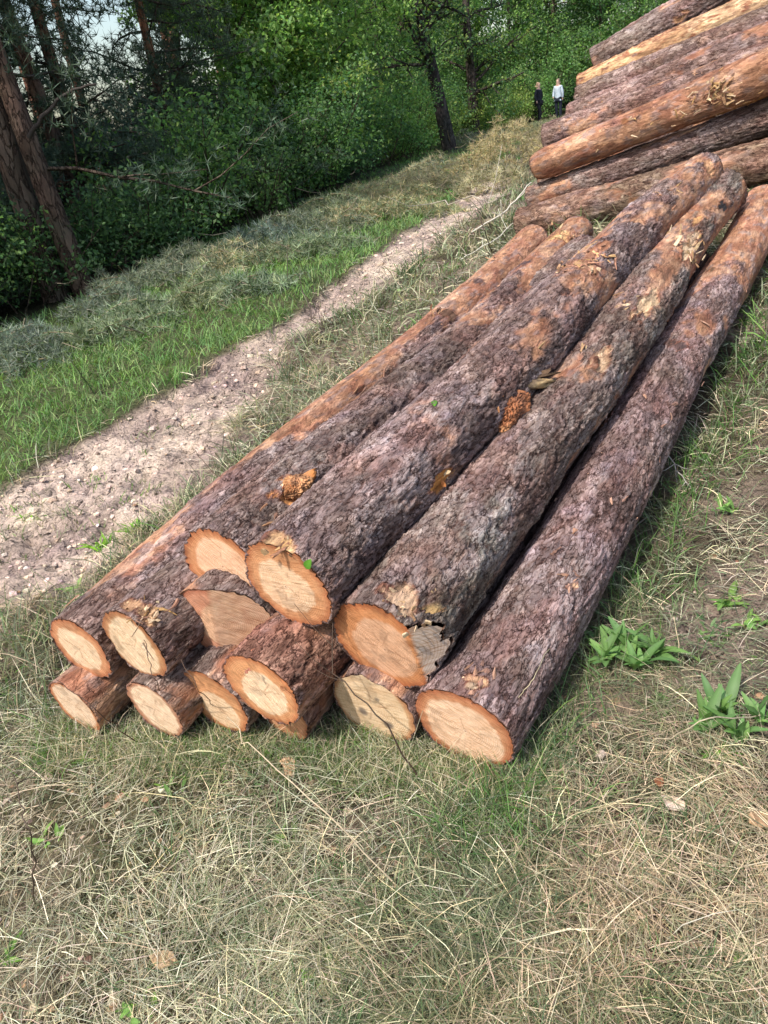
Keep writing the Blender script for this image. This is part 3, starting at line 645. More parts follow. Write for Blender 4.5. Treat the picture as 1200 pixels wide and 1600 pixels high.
shards('I', 812, 598, (1.0, -.3, .3), 7, (.13, .17), (.014, .026), [(.20, .14, .08), (.26, .18, .10), (.16, .10, .06)], 52, fan=.05, spread=.010)
shards('I', 838, 572, (1.0, -.4, .3), 12, (.03, .07), (.008, .02), YW, 72, fan=.3, spread=.018)
shards('I', 688, 752, (.2, -.35, .9), 20, (0.016, 0.034), (.008, .022), YW + OR, 53, spread=.022)
shards('J', 458, 766, (.5, 0, .8), 13, (0.016, 0.031), (.008, .02), OR + YW, 54, spread=.022)
shards('I', 750, 702, (.3, -.6, .7), 10, (0.016, 0.031), (.006, .018), YW + OR, 55, spread=.025)
shards('H', 932, 564, (.7, .1, .35), 24, (0.016, 0.037), (.006, .02), YW + [CREAM], 56, spread=.035, fan=.6)
shards('H', 985, 484, (.6, -.5, .3), 31, (0.024, 0.068), (.005, .018), YW + [CREAM, (.32, .18, .1)], 57, spread=.05, fan=.6)
shards('H', 1035, 505, (.8, -.6, .3), 20, (0.024, 0.056), (.006, .02), OR + YW, 58, spread=.05, fan=.5)
shards('H', 1078, 385, (.9, .2, .3), 22, (0.024, 0.056), (.006, .016), YW + [CREAM], 59, spread=.055, fan=.5)
shards('H', 640, 948, (-.2, .2, .4), 18, (0.012, 0.028), (.006, .018), YW + [CREAM], 60, spread=.035, fan=.7)
shards('I', 905, 418, (.5, .2, .3), 18, (0.016, 0.037), (.006, .018), YW[2:] + [(.5, .28, .17), (.36, .2, .14)], 61, spread=.05, fan=.6)
shards('M', 688, 496, (.6, .3, .4), 22, (0.016, 0.043), (.006, .02), [(.22, .13, .09), (.4, .22, .13), (.55, .38, .22)], 62, spread=.03, fan=.6)
shards('J', 890, 372, (.6, .3, .3), 18, (0.016, 0.037), (.006, .02), [(.5, .3, .17), (.6, .42, .25), (.36, .2, .14)], 63, spread=.06, fan=.6)
shards('G', 742, 1064, (0, 0, 1), 11, (0.010, 0.019), (.006, .016), YW + [(.5, .2, .12), CREAM], 64, spread=.018, fan=.6)
shards('L', 222, 958, (.2, .2, .5), 11, (0.010, 0.022), (.005, .014), YW, 65, spread=.022, fan=.6)
shards('I', 445, 852, (-.2, .2, .5), 8, (0.010, 0.022), (.006, .016), YW, 66, spread=.02, fan=.6)
shards('P3', 1120, 150, (.8, .2, .4), 22, (0.024, 0.062), (.008, .022), YW, 67, spread=.05, fan=.5)
stub('I', 800, 606, (1.0, -.42, .38), .20, .025, (.17, .12, .075), (.50, .37, .2), 2, .55, label='brown broken branch with a yellow splintered tip')
stub('J', 462, 762, (.9, -.1, .45), .09, .030, (.55, .27, .12), (.60, .25, .08), 4, .6, label='orange branch stump cut flat')
stub('G', 893, 915, (0, 0, 1), .012, .012, (.50, .28, .15), (.72, .48, .3), 9, .8)
stub('G', 1060, 542, (0, 0, 1), .018, .02, (.2, .12, .08), (.3, .2, .12), 10, .8)
flaps('H', [(930, 560, 8, .05), (985, 482, 18, .07), (1035, 500, 14, .06), (1080, 385, 14, .09), (965, 600, 8, .05)], 21)
flaps('I', [(830, 570, 18, .05), (810, 640, 14, .04), (686, 755, 12, .03), (930, 395, 26, .09), (905, 415, 16, .05), (445, 850, 8, .02), (1050, 300, 14, .2)], 22, cols=((.6, .38, .18), (.36, .19, .13), (.42, .22, .14)))
flaps('J', [(468, 762, 10, .03), (900, 380, 24, .12), (760, 460, 18, .2), (420, 815, 8, .03)], 23, cols=((.55, .33, .18), (.3, .17, .12), (.45, .24, .14)))
flaps('M', [(690, 495, 34, .05), (560, 600, 14, .08), (800, 400, 10, .1), (215, 855, 4, .1)], 24, cols=((.5, .28, .16), (.3, .17, .12)))
flaps('G', [(742, 1062, 14, .03), (890, 905, 10, .05), (1000, 660, 26, .3), (1100, 440, 26, .25), (845, 800, 10, .2)], 25, cols=((.42, .25, .18), (.3, .17, .13)), ln=(.015, .05))
flaps('L', [(222, 955, 16, .04)], 26); flaps('E', [(440, 1010, 22, .06)], 27, cols=((.55, .25, .12), (.4, .16, .1), (.62, .4, .15)), ln=(.015, .04))
flaps('P3', [(1118, 152, 40, .12), (1160, 165, 30, .15), (1000, 190, 12, .2)], 28, ln=(.02, .07)); flaps('P5', [(938, 172, 14, .06)], 29)
flaps('P8', [(1060, 25, 22, .1)], 30); flaps('P7', [(1050, 70, 14, .3)], 31); flaps('P4', [(1100, 120, 20, .3)], 32, cols=((.5, .3, .2), (.34, .2, .15)))

def leaf_mesh(L, W, fold=.15, curl=.25, m=7, col=(.12, .24, .05), wave=0.0, base=.25):
    t = np.linspace(0, 1, m); w = W * np.sin(np.pi * np.clip(t ** .8, 0, 1)) ** .8 * .5 + .0015
    y = L * t; z = curl * L * (t - t ** 2 * 1.4); z = z + wave * np.sin(t * 14) * W
    l = np.stack([-w, y, z + fold * w], -1); r_ = np.stack([w, y, z + fold * w], -1); c = np.stack([0 * t, y, z], -1)
    V = np.concatenate([l, c, r_]); Q = [(i, i + 1, m + i + 1, m + i) for i in range(m - 1)] + [(m + i, m + i + 1, 2 * m + i + 1, 2 * m + i) for i in range(m - 1)]
    C = np.concatenate([np.tile(col, (m, 1)), np.tile(np.array(col) * 1.35, (m, 1)), np.tile(col, (m, 1))])
    return mesh('leaf', V, np.array(Q), C)
# green leaf stuck on the face of the topmost log, leaves on the bark
def loose_leaf(key, px, py, size, label, col=(.08, .22, .03), end=False):
    o = link('leaf', leaf_mesh(size, size * .55, .2, .2, col=col), M_WEED)
    g = LOGS[key]
    if end:
        qi = g['q'].inverted(); oo = np.array(qi @ Vector(CAM - g['p0'])); d = np.array(qi @ Vector(ray(px, py))); p = oo + d * ((-.012 - oo[1]) / d[1])
        o.matrix_world = Matrix.Translation(g['p0']) @ g['q'].to_matrix().to_4x4() @ Matrix.Translation(p) @ Matrix.Rotation(.6, 4, 'Y') @ Matrix.Rotation(1.4, 4, 'X')
    else:
        s, ang, rr, _ = local(key, px, py); p = surf(key, s, ang, .014); a = math.radians(ang)
        o.matrix_world = Matrix.Translation(g['p0']) @ g['q'].to_matrix().to_4x4() @ Matrix.Translation(p) @ Matrix.Rotation(math.pi / 2 - a, 4, 'Y') @ Matrix.Rotation(rnd.random() * 6, 4, 'Z')
    tag(o, label, 'leaf')
loose_leaf('I', 478, 888, .035, 'small green leaf stuck to the sawn face of the topmost log', end=True)
loose_leaf('I', 678, 632, .03, 'small green leaf lying on the bark of the topmost log')
loose_leaf('H', 645, 855, .025, 'small green leaf on the grey bark near the sawn end of the second row log')

# ------------------------------------------------------------------ grass
FOOT = [(LOGS[k]['p0'], LOGS[k]['p0'] + np.array(LOGS[k]['q'] @ Vector((0, LOGS[k]['L'], 0))), LOGS[k]['r0']) for k in ('A', 'B', 'C', 'D', 'F', 'G', 'M', 'H', 'J', 'P1', 'P2')]
def in_logs(x, y, shrink=.7):
    m = np.zeros(x.shape, bool)
    for a, b, r in FOOT:
        d = b[:2] - a[:2]; L2 = d @ d; t = ((x - a[0]) * d[0] + (y - a[1]) * d[1]) / L2
        dist = np.hypot(x - a[0] - t * d[0], y - a[1] - t * d[1]); m |= (t > .01) & (t < 1.0) & (dist < r * shrink)
    return m
def scatter(n, r0, r1, a0=-50, a1=50, g=R):
    """more per square metre near the camera: even spread over log distance"""
    rr = np.exp(g.uniform(math.log(r0), math.log(r1), n)); aa = np.radians(g.uniform(a0, a1, n))
    return rr * np.sin(aa), rr * np.cos(aa)
def blades(name, x, y, L, W, phi, e0, e1, col, seg=4, lift=0.0, twist=1.0, g=R):
    n = len(x); z = terrain(x, y) - .004 + lift; zg = z.copy()
    p = np.stack([x, y, z], -1); pts = [p.copy()]
    dl = L / seg; dirs = []
    for k in range(seg):
        e = e0 + (e1 - e0) * ((k + .5) / seg); ph = phi + (k - seg / 2) * .12 * g.normal(size=n)
        d = np.stack([np.cos(e) * np.sin(ph), np.cos(e) * np.cos(ph), np.sin(e)], -1); dirs.append(d)
        p = p + d * dl[:, None]; p[:, 2] = np.maximum(p[:, 2], zg - .0 + .002); pts.append(p.copy())
    side = np.stack([np.cos(phi), -np.sin(phi), np.zeros(n)], -1); up = np.array([0, 0, 1.0]); tw = g.uniform(-1, 1, n) * twist
    side = side * np.cos(tw)[:, None] + up * np.sin(tw)[:, None]
    V = []; 
    for k in range(seg):
        w = W * (1.0 if k == 0 else (1 - (k / seg) ** 2 * .6))
        V += [pts[k] - side * (w / 2)[:, None], pts[k] + side * (w / 2)[:, None]]
    V.append(pts[seg]); m = 2 * seg + 1
    V = np.stack(V, 1).reshape(-1, 3)
    b = np.arange(n)[:, None] * m
    T = []; Q = []
    for k in range(seg - 1): Q.append(b + np.array([[2 * k, 2 * k + 1, 2 * k + 3, 2 * k + 2]]))
    T = b + np.array([[2 * seg - 2, 2 * seg - 1, 2 * seg]])
    F = ([np.concatenate(Q)] if Q else []) + [T]
    C = np.repeat(col, m, axis=0)
    return mesh(name, V, F, C)
def pick(cols, g, n, jit=.18):
    c = np.array(cols)[g.integers(len(cols), size=n)]; return c * (1 + jit * g.normal(size=(n, 1))).clip(.4, 1.8) * (1 + .05 * g.normal(size=(n, 3)))
STRAW = [(.48, .41, .30), (.55, .48, .37), (.42, .35, .26), (.46, .37, .31), (.33, .28, .22), (.64, .57, .46), (.50, .41, .35), (.78, .72, .60), (.72, .66, .54), (.60, .54, .44)]
OLIVE = [(.15, .18, .105), (.20, .22, .13), (.11, .15, .085), (.25, .26, .16)]
GREEN = [(.09, .19, .04), (.12, .24, .05), (.07, .15, .04), (.15, .27, .07), (.09, .18, .07)]

def dry_grass():
    g = np.random.default_rng(71)
    x, y = scatter(158000, .75, 9, -55, 66, g)
    sand, field, wood = masks(x, y); hole = sstep(.30, .52, fbm(x * 5.5 + 4, y * 5.5 + 4, 89)) * .62 + .38; k = (sand < .35 + .4 * g.random(len(x))) & (field < .5) & ~in_logs(x, y) & (g.random(len(x)) < hole)
    x, y = x[k], y[k]; n = len(x); r = np.hypot(x, y)
    pat = fbm(x * 2.6 + 30, y * 2.6 + 30, 81); pat2 = fbm(x * 1.1 + 60, y * 1.1 + 60, 82, oct=2)
    greenish = g.random(n) < sstep(.40, .62, pat * .6 + pat2 * .4) * .62 + .10
    col = np.where(greenish[:, None], pick(OLIVE, g, n), pick(STRAW, g, n))
    pink = sstep(.5, .65, fbm(x * 1.9 + 10, y * 1.9 + 10, 83)); col = col * mixc((1, 1, 1), (1.0, .88, .84), pink)
    flow = fbm(x * 1.3 + 5, y * 1.3 + 5, 84, oct=2) * 12
    phi = flow + g.normal(size=n) * 1.6
    L = g.gamma(4, .020, n).clip(.02, .24) * (.7 + .7 * sstep(.35, .65, fbm(x * 4 + 3, y * 4 + 3, 88))) * np.where(r > 4, 1.15, 1); W = g.uniform(.0011, .0027, n) * np.clip(r / 2.4, .8, 3)
    lie = g.random(n) * .8
    e0 = np.where(lie < .62, g.uniform(.0, .55, n), g.uniform(.5, 1.3, n)); e1 = np.where(lie < .62, g.uniform(-.5, .25, n), g.uniform(-.4, .9, n))
    o = link('dry_grass', blades('dry_grass', x, y, L, W, phi, e0, e1, col, 3, g.uniform(0, .03, n) * (lie < .62), 1.0, g), M_GRASS); tag(o, kind='stuff')
def tufts(name, seed, n_t, per, r0, r1, cols, Lr, ok, a0=-52, a1=56, W=(.0018, .004), spread=.03, e0r=(.75, 1.45), e1r=(-.3, 1.1), seg=3, wscale=2.4):
    g = np.random.default_rng(seed); x, y = scatter(n_t, r0, r1, a0, a1, g)
    k = ok(x, y, g) & ~in_logs(x, y, 1.0); x, y = x[k], y[k]; n = len(x)
    size = g.uniform(.6, 1.25, n); cc = pick(cols, g, n, .12)
    X = np.repeat(x, per) + g.normal(size=n * per) * spread; Y = np.repeat(y, per) + g.normal(size=n * per) * spread; S = np.repeat(size, per); C = np.repeat(cc, per, 0) * (1 + .15 * g.normal(size=(n * per, 1))).clip(.5, 1.5)
    k = ~in_logs(X, Y, .85); X, Y, S, C = X[k], Y[k], S[k], C[k]; m = len(X); r = np.hypot(X, Y)
    L = g.uniform(*Lr, m) * S; Wd = g.uniform(*W, m) * np.clip(r / wscale, .8, 5)
    o = link(name, blades(name, X, Y, L, Wd, g.uniform(0, 6.28, m), g.uniform(*e0r, m), g.uniform(*e1r, m), C, seg, 0, 1.2, g), M_GRASS); tag(o, kind='stuff')
def ok_near(x, y, g):
    s, f, w = masks(x, y); return (s < .5) & (f < .5) & (fbm(x * 2.2 + 20, y * 2.2 + 20, 91) + .25 * g.random(len(x)) > .55)
def ok_strip(x, y, g):           # longer olive grass between the sandy track and the logs and above them
    s, f, w = masks(x, y); a = LOGS['G']['p0']; w = (x - a[0]) * .812 - (y - a[1]) * .583; return (s < .6 * g.random(len(x)) ** 2 + .12) & (f < .5) & (y > 1.9) & ((w < -.3) | ((g.random(len(x)) < .3) & (fbm(x * 1.3 + 9, y * 1.3 + 9, 96) > .5)))
def ok_side(x, y, g):            # green fringe along the right side of the rightmost log
    a = np.array(LOGS['G']['p0'][:2]); d = np.array([.583, .812]); t = (x - a[0]) * d[0] + (y - a[1]) * d[1]; w = (x - a[0]) * d[1] - (y - a[1]) * d[0]
    return (t > -.25) & (t < 6) & (w > .08) & (w < .14 + .22 * g.random(len(x)) ** 3 + .05 * t)
def ok_front(x, y, g):
    m = np.zeros(x.shape, bool)
    for k in ('A', 'B', 'C', 'D', 'F', 'G'):
        a = LOGS[k]['p0']; m |= np.hypot(x - a[0], y - a[1]) < LOGS[k]['r0'] * 1.5
    return m
def ok_field(x, y, g):
    s, f, w = masks(x, y); return (f > g.random(len(x))) & (w < .6)
def ok_sand(x, y, g):
    s, f, w = masks(x, y); return (s > .4) & (fbm(x * 1.5 + 11, y * 1.5 + 11, 95) > .60)
def ok_near2(x, y, g):
    s, f, w = masks(x, y); return (s < .3) & (f < .5)
dry_grass()
def ok_herb(x, y, g):
    s, f, w = masks(x, y); return (s < .3) & (f < .5) & (fbm(x * 2.3 + 70, y * 2.3 + 70, 97) + .2 * g.random(len(x)) > .66)
tufts('small_herbs', 11, 2600, 6, .8, 7, [(.10, .19, .06), (.14, .25, .08), (.12, .20, .10)], (.02, .055), ok_herb, W=(.006, .013), spread=.012, e0r=(.3, 1.2), e1r=(-.4, .3), seg=3)
tufts('pale_straw', 12, 700, 8, .8, 7, [(.70, .63, .50), (.60, .52, .40), (.76, .70, .58)], (.07, .20), ok_near2, W=(.0014, .003), spread=.035, e0r=(.1, 1.1), e1r=(-.7, .3), seg=4)
tufts('grass_tufts', 1, 2000, 11, .8, 8, OLIVE + [(.10, .17, .07), (.13, .20, .09), (.22, .24, .14)], (.04, .13), ok_near)
tufts('grass_tufts', 2, 7000, 8, 2.2, 22, OLIVE + OLIVE + STRAW[:3] + GREEN[:1], (.08, .22), ok_strip, a0=-45, a1=50, spread=.05, seg=3)
tufts('grass_tufts', 3, 7000, 7, 1.2, 7, GREEN + OLIVE, (.06, .18), ok_side, a0=-5, a1=50)
tufts('grass_tufts', 4, 14000, 7, 1.3, 2.6, OLIVE + STRAW[:3] + GREEN[:2], (.04, .10), ok_front, a0=-40, a1=15, W=(.0014, .003))
tufts('field_grass', 5, 24000, 6, 3.6, 60, [(.11, .22, .07), (.14, .27, .08), (.09, .18, .06), (.17, .29, .10), (.11, .22, .09), (.18, .26, .11)], (.07, .17), ok_field, a0=-50, a1=25, spread=.06, seg=2, wscale=2.6)
tufts('track_weeds', 6, 2500, 6, 2.5, 15, GREEN[:2] + OLIVE, (.03, .09), ok_sand, a0=-45, a1=20, seg=2)

def lumps(name, x, y, size, col, seed, flat=.7):
    g = np.random.default_rng(seed); n = len(x); base = np.array([(1, 0, 0), (0, 1, 0), (-1, 0, 0), (0, -1, 0), (.5, .5, .8), (-.5, .5, .8), (-.5, -.5, .8), (.5, -.5, .8)], float)
    F = [(0, 1, 4), (1, 5, 4), (1, 2, 5), (2, 6, 5), (2, 3, 6), (3, 7, 6), (3, 0, 7), (0, 4, 7), (4, 5, 6), (4, 6, 7)]
    V = base[None] * g.uniform(.6, 1.3, (n, 8, 3)) * size[:, None, None]; V[..., 2] *= flat; a = g.random(n) * 6.28
    X = V[..., 0] * np.cos(a)[:, None] - V[..., 1] * np.sin(a)[:, None]; Y = V[..., 0] * np.sin(a)[:, None] + V[..., 1] * np.cos(a)[:, None]
    V = np.stack([X + x[:, None], Y + y[:, None], V[..., 2] + terrain(x, y)[:, None] - size[:, None] * .15], -1)
    o = link(name, mesh(name, V.reshape(-1, 3), (np.array(F)[None] + np.arange(n)[:, None, None] * 8).reshape(-1, 3), np.repeat(col, 8, 0), False), M_TORN); tag(o, kind='stuff')
_g = np.random.default_rng(401); _x, _y = scatter(14000, 2.4, 16, -42, 20, _g); _s, _f, _w = masks(_x, _y); _k = (_s > .5) & (fbm(_x * 2 + 5, _y * 2 + 5, 98) + .3 * _g.random(len(_x)) > .55); _x, _y = _x[_k], _y[_k]
lumps('sand_clods', _x, _y, _g.gamma(2, .0042, len(_x)).clip(.003, .022) * np.clip(np.hypot(_x, _y) / 4, 1, 2.2), pick([(.70, .57, .47), (.60, .48, .41), (.45, .36, .31), (.76, .62, .52)], _g, len(_x)), 402)
_x, _y = scatter(5200, .8, 8, -52, 56, _g); _s, _f, _w = masks(_x, _y); _k = (_f < .5) & ~in_logs(_x, _y, .9); _x, _y = _x[_k], _y[_k]
lumps('bark_crumbs', _x, _y, _g.gamma(2, .0035, len(_x)).clip(.003, .018), pick([(.30, .18, .12), (.20, .13, .10), (.42, .28, .18), (.14, .10, .08), (.5, .42, .34)], _g, len(_x)), 403, .35)

# ------------------------------------------------------------------ broad-leaved plants
LEAVES = {}
def leafset(key, L, W, col, curl=.35, wave=.04):
    LEAVES[key] = [leaf_mesh(L * k, W, .25, curl * c_, 8, np.array(col) * b, wave) for k, c_, b in ((1, 1, 1), (.8, 1.5, 1.25), (1.15, .6, .8))]
    for m in LEAVES[key]: m.materials.append(M_WEED)
leafset('dock', .088, .019, (.13, .235, .085)); leafset('dandelion', .09, .02, (.10, .20, .04), .3, .10); leafset('small', .06, .016, (.16, .28, .08), .3, .05); leafset('bright', .10, .014, (.18, .34, .05), .4, .05)
def rosette(px, py, kind, n, label, scale=1.0, up=(.35, 1.25), seed=0, group=None, cat='plant'):
    g = random.Random(seed + int(px)); p = G3(px, py); z = float(terrain(np.array([p[0]]), np.array([p[1]]))[0]); zoff = -.005
    root = empty('leafy_plant', (p[0], p[1], z + zoff)); tag(root, label, cat, group)
    for k in range(n):
        o = link('leaf', LEAVES[kind][g.randrange(3)], None, root); f = k / n
        az = k * 2.4 + g.uniform(-.3, .3); el = up[0] + (up[1] - up[0]) * f + g.uniform(-.1, .1)
        o.rotation_euler = (el, g.uniform(-.3, .3), az); s = scale * g.uniform(.5, 1.25) * (1 - .3 * f); o.scale = (s, s, s); j = .075 if kind == 'dock' and n > 10 else .03 if kind in ('bright', 'small') else .012; c_ = (k % 4) * 1.57; o.location = (math.cos(c_) * j + g.uniform(-.012, .012), math.sin(c_) * j * (.6 if k % 4 else 0) + g.uniform(-.012, .012), .01)
rosette(985, 1040, 'dock', 78, 'bushy rosette of light green broad leaves beside the rightmost log', 1.15, (.45, 1.4))
rosette(1140, 1150, 'dock', 52, 'upright clump of broad green leaves by the right edge of the picture', 1.25, (.7, 1.45))
rosette(1128, 1200, 'dandelion', 14, 'low round green leaves just under the upright clump at the right edge', .7, (.1, .8))
rosette(1045, 1125, 'dock', 4, 'few dark green drooping leaves between the two big rosettes', .8, (.0, .4))
rosette(1135, 805, 'small', 12, 'small green seedling in the dry straw right of the logs', 1.1, (.3, 1.1))
rosette(1140, 950, 'small', 12, 'pale green low plant in the straw above the big clump', 1.2, (.1, .7))
rosette(1175, 985, 'small', 9, 'small low plant at the right edge above the leafy clump', 1.1, (.1, .7))
rosette(930, 1000, 'dock', 7, 'shaded dark leaves tucked under the rightmost log', .8, (.2, .9))
rosette(208, 815, 'bright', 30, 'bright green tuft at the foot of the sandy track beside the logs', 1.0, (.2, 1.2))
rosette(155, 850, 'bright', 22, 'bright green leaves left of the long orange log', .9, (.3, 1.2))
rosette(112, 905, 'small', 10, 'small green plant between track and left logs', 1.2, (.3, 1.1))
rosette(36, 803, 'bright', 8, 'small lone green plant on the bare sand', .7, (.2, .9))
rosette(128, 1195, 'dandelion', 9, 'green plant in the grass in front of the left logs', .6, (.3, 1.1))
rosette(425, 1185, 'dandelion', 8, 'green leaves in front of the half hidden reddish log', .6, (.3, 1.1))
rosette(500, 1170, 'small', 9, 'dark leafy sprig at the foot of the middle logs', .8, (.3, 1.2))
rosette(75, 1325, 'small', 10, 'small green plant among dry stalks at the left edge', .9, (.3, 1.2))
rosette(270, 1240, 'small', 8, 'bluish green sprig in the grass left of centre', .8, (.3, 1.2))
rosette(445, 1315, 'small', 9, 'light green sprig in the grass below the middle logs', .8, (.3, 1.2))
rosette(15, 1505, 'dandelion', 9, 'green plant at the left edge near the bottom', .6, (.2, 1.0))
rosette(215, 1580, 'small', 10, 'small feathery green plant at the bottom edge left of centre', .8, (.2, 1.0))
rosette(490, 1535, 'small', 5, 'single green shoot near the bottom edge', .7, (.4, 1.2))
rosette(1165, 1500, 'small', 5, 'small green shoot at the lower right', .6, (.4, 1.2))
rosette(690, 1290, 'small', 6, 'small olive sprig in the grass in front of the rightmost log', .7, (.4, 1.2))
rosette(335, 1110, 'small', 4, 'tiny green shoot at the foot of the bottom row logs', .6, (.4, 1.2))

# ------------------------------------------------------------------ stalks, twigs, small things lying about
def stalk(name, pts, r0, r1, col, label, cat='stalk', group=None, twigs=0, seed=0):
    A = Acc(); g = np.random.default_rng(seed); pts = np.array(pts, float)
    t = np.linspace(0, 1, len(pts)); tt = np.linspace(0, 1, 14); P = np.stack([np.interp(tt, t, pts[:, i]) for i in range(3)], -1)
    Ln = np.linalg.norm(P[-1] - P[0]); P[1:-1] += g.normal(size=(12, 3)) * Ln * .008
    V, Q, T = tube(P, r0, r1, 5); A.add(V, Q, T, col)
    for k in range(twigs):
        i = int(g.integers(3, 13)); d = P[i] - P[i - 1]; d /= np.linalg.norm(d); e = d + g.normal(size=3) * .6; e /= np.linalg.norm(e); l = Ln * g.uniform(.08, .25)
        q = np.stack([P[i], P[i] + e * l * .5 + (0, 0, .0), P[i] + e * l + np.array([0, 0, l * .15])]); V, Q, T = tube(q, r1 * 1.1, r1 * .6, 4); A.add(V, Q, T, col)
    o = link(name, A.mesh(name), M_TWIG); tag(o, label, cat, group); return o
def gp(px, py, h=0):
    p = G3(px, py); return np.array([p[0], p[1], float(terrain(p[:1], p[1:2])[0]) + h])
def at(px, py, t): return P3(px, py, t)
stalk('dead_stalk', [gp(660, 1232), at(600, 1125, 1.95), at(530, 1060, 2.0), at(500, 900, 2.08)], .0028, .0012, (.07, .045, .03), 'thin dark dead stem leaning across the middle log ends', twigs=3, seed=1)
stalk('straw_stalk', [gp(640, 1405), at(500, 1260, 1.75), at(395, 1170, 1.9), at(355, 1120, 1.98)], .0022, .0012, (.50, .40, .27), 'long pale straw slanting through the grass in front of the logs', seed=2)
stalk('dead_stalk', [gp(215, 1160), at(150, 1110, 2.05), at(88, 1062, 2.1)], .0016, .001, (.09, .05, .035), 'thin dark bent stem crossing the lower left log face', twigs=1, seed=3)
stalk('dead_stalk', [gp(262, 1110), at(240, 1060, 2.05), at(225, 1000, 2.1)], .0014, .001, (.10, .06, .04), 'thin dark stem in front of the second bottom log', seed=4)
stalk('dead_stalk', [gp(345, 1120), at(310, 1075, 2.05), at(283, 1030, 2.1)], .0014, .001, (.10, .06, .04), 'thin dark stem in front of the third bottom log', seed=5)
stalk('dead_twig', [at(1003, 722, 3.2), at(955, 655, 3.25), at(900, 640, 3.35), at(880, 600, 3.5)], .002, .001, (.05, .035, .03), 'thin dark twig lying over the rightmost log', cat='twig', twigs=2, seed=6)
stalk('dead_stalk', [gp(530, 570), at(492, 500, 6.0), at(468, 432, 6.0)], .008, .003, (.08, .055, .045), 'dark dry weed stem standing between track and logs', twigs=5, seed=7)
stalk('dead_stalk', [gp(370, 790), at(335, 740, 3.6), at(300, 700, 3.7)], .003, .0015, (.13, .09, .06), 'brown dry stem beside the long left log', twigs=4, seed=8)
stalk('dead_stalk', [gp(150, 620), at(115, 570, 5.8), at(98, 548, 5.8)], .006, .003, (.06, .08, .03), 'lone dark stem standing in the green field at left', twigs=3, seed=9)
stalk('bleached_twig', [gp(738, 372, .05), at(790, 330, 6.9), at(830, 285, 6.9)], .010, .005, (.62, .58, .50), 'thickest bleached white twig left of the rear pile', cat='twig', twigs=4, seed=10)
stalk('bleached_twig', [gp(720, 415, .03), at(780, 370, 6.4), at(815, 335, 6.5)], .006, .003, (.58, .55, .46), 'bleached twig below the thickest one, left of the rear pile', cat='twig', twigs=5, seed=11)
stalk('bleached_twig', [gp(640, 322, .02), at(740, 312, 8.5), at(790, 305, 8.4)], .007, .004, (.50, .44, .36), 'pale twig lying level across the end of the track', cat='twig', twigs=3, seed=12)
stalk('bleached_twig', [gp(560, 520, .02), gp(600, 475, .12), gp(625, 450, .05)], .005, .003, (.50, .46, .30), 'pale broken stem lying beside the far part of the left log', cat='twig', twigs=3, seed=13)
stalk('dead_stalk', [gp(770, 400), at(757, 360, 6.2), at(750, 340, 6.2)], .005, .003, (.10, .07, .05), 'short dark stem left of the far log ends', twigs=3, seed=14)
stalk('dead_stalk', [gp(60, 1420), at(45, 1300, 1.6), at(20, 1210, 1.7)], .0025, .001, (.10, .07, .05), 'dark dry stem at the left edge of the foreground grass', twigs=5, seed=15)
stalk('dead_stalk', [gp(745, 1420), at(700, 1310, 1.6), at(680, 1255, 1.65)], .0016, .001, (.10, .09, .05), 'dark thin stem in the middle of the foreground grass', twigs=2, seed=16)
stalk('straw_stalk', [gp(1200, 1130), at(1100, 1125, 1.8), gp(1000, 1180)], .002, .0015, (.45, .38, .26), 'pale straw arching over the leafy clump at right', seed=17)
stalk('straw_stalk', [gp(870, 960), at(840, 1050, 1.9), at(810, 1090, 1.9)], .0014, .001, (.45, .38, .24), 'pale straw bent against the rightmost log', seed=18)
stalk('fallen_stick', [gp(1010, 815, .03), gp(925, 905, .05), gp(880, 975, .02)], .003, .002, (.20, .16, .13), 'grey stick lying in the grass beside the rightmost log', cat='stick', twigs=4, seed=19)
stalk('fallen_stick', [gp(1045, 660, .03), gp(1025, 735, .12), gp(1085, 775, .02)], .004, .002, (.34, .31, .28), 'bare grey twigs with pale tips by the middle of the rightmost log', cat='stick', twigs=7, seed=20)
def chip(px, py, size, col, label, name='wood_chip', cat='wood chip', seed=0, h=.02):
    g = np.random.default_rng(seed + int(px)); n = 9; a = np.arange(n) * 6.283 / n; r = size * g.uniform(.35, .62, n)
    top = np.stack([r * np.cos(a), r * .7 * np.sin(a), .004 + g.normal(size=n) * .003 + .15 * r], -1); bot = top - [0, 0, .006]
    V = np.concatenate([top, bot, [[0, 0, .008], [0, 0, -.004]]])
    T = [(i, (i + 1) % n, 2 * n) for i in range(n)] + [(n + (i + 1) % n, n + i, 2 * n + 1) for i in range(n)]; Q = [(n + i, n + (i + 1) % n, (i + 1) % n, i) for i in range(n)]
    o = link(name, mesh(name, V, [np.array(Q), np.array(T)], np.array([col]) * g.uniform(.8, 1.15, (2 * n + 2, 1)), False), M_TORN); p = gp(px, py, h); o.location = p
    o.rotation_euler = (g.uniform(-.4, .4), g.uniform(-.4, .4), g.random() * 6); tag(o, label, cat)
chip(455, 1208, .06, (.62, .40, .26), 'tan wood chip in the grass below the half hidden log')
chip(1052, 1272, .06, (.62, .50, .42), 'pale flaky chip lying in the straw right of centre')
chip(262, 1512, .06, (.50, .36, .22), 'tan dry leaf in the foreground grass at left', 'dry_leaf', 'dry leaf')
chip(1030, 1235, .035, (.30, .12, .06), 'reddish brown dry leaf under the leafy clump', 'dry_leaf', 'dry leaf')
chip(1185, 1300, .07, (.50, .33, .2), 'tan bark scrap at the right edge of the grass', 'bark_scrap', 'bark scrap')
chip(1025, 718, .022, (.80, .84, .88), 'small bluish white petal beside the rightmost log', 'petal', 'petal', h=.05)
chip(872, 1072, .02, (.55, .45, .40), 'small pale stone by the rightmost log', 'stone', 'stone')
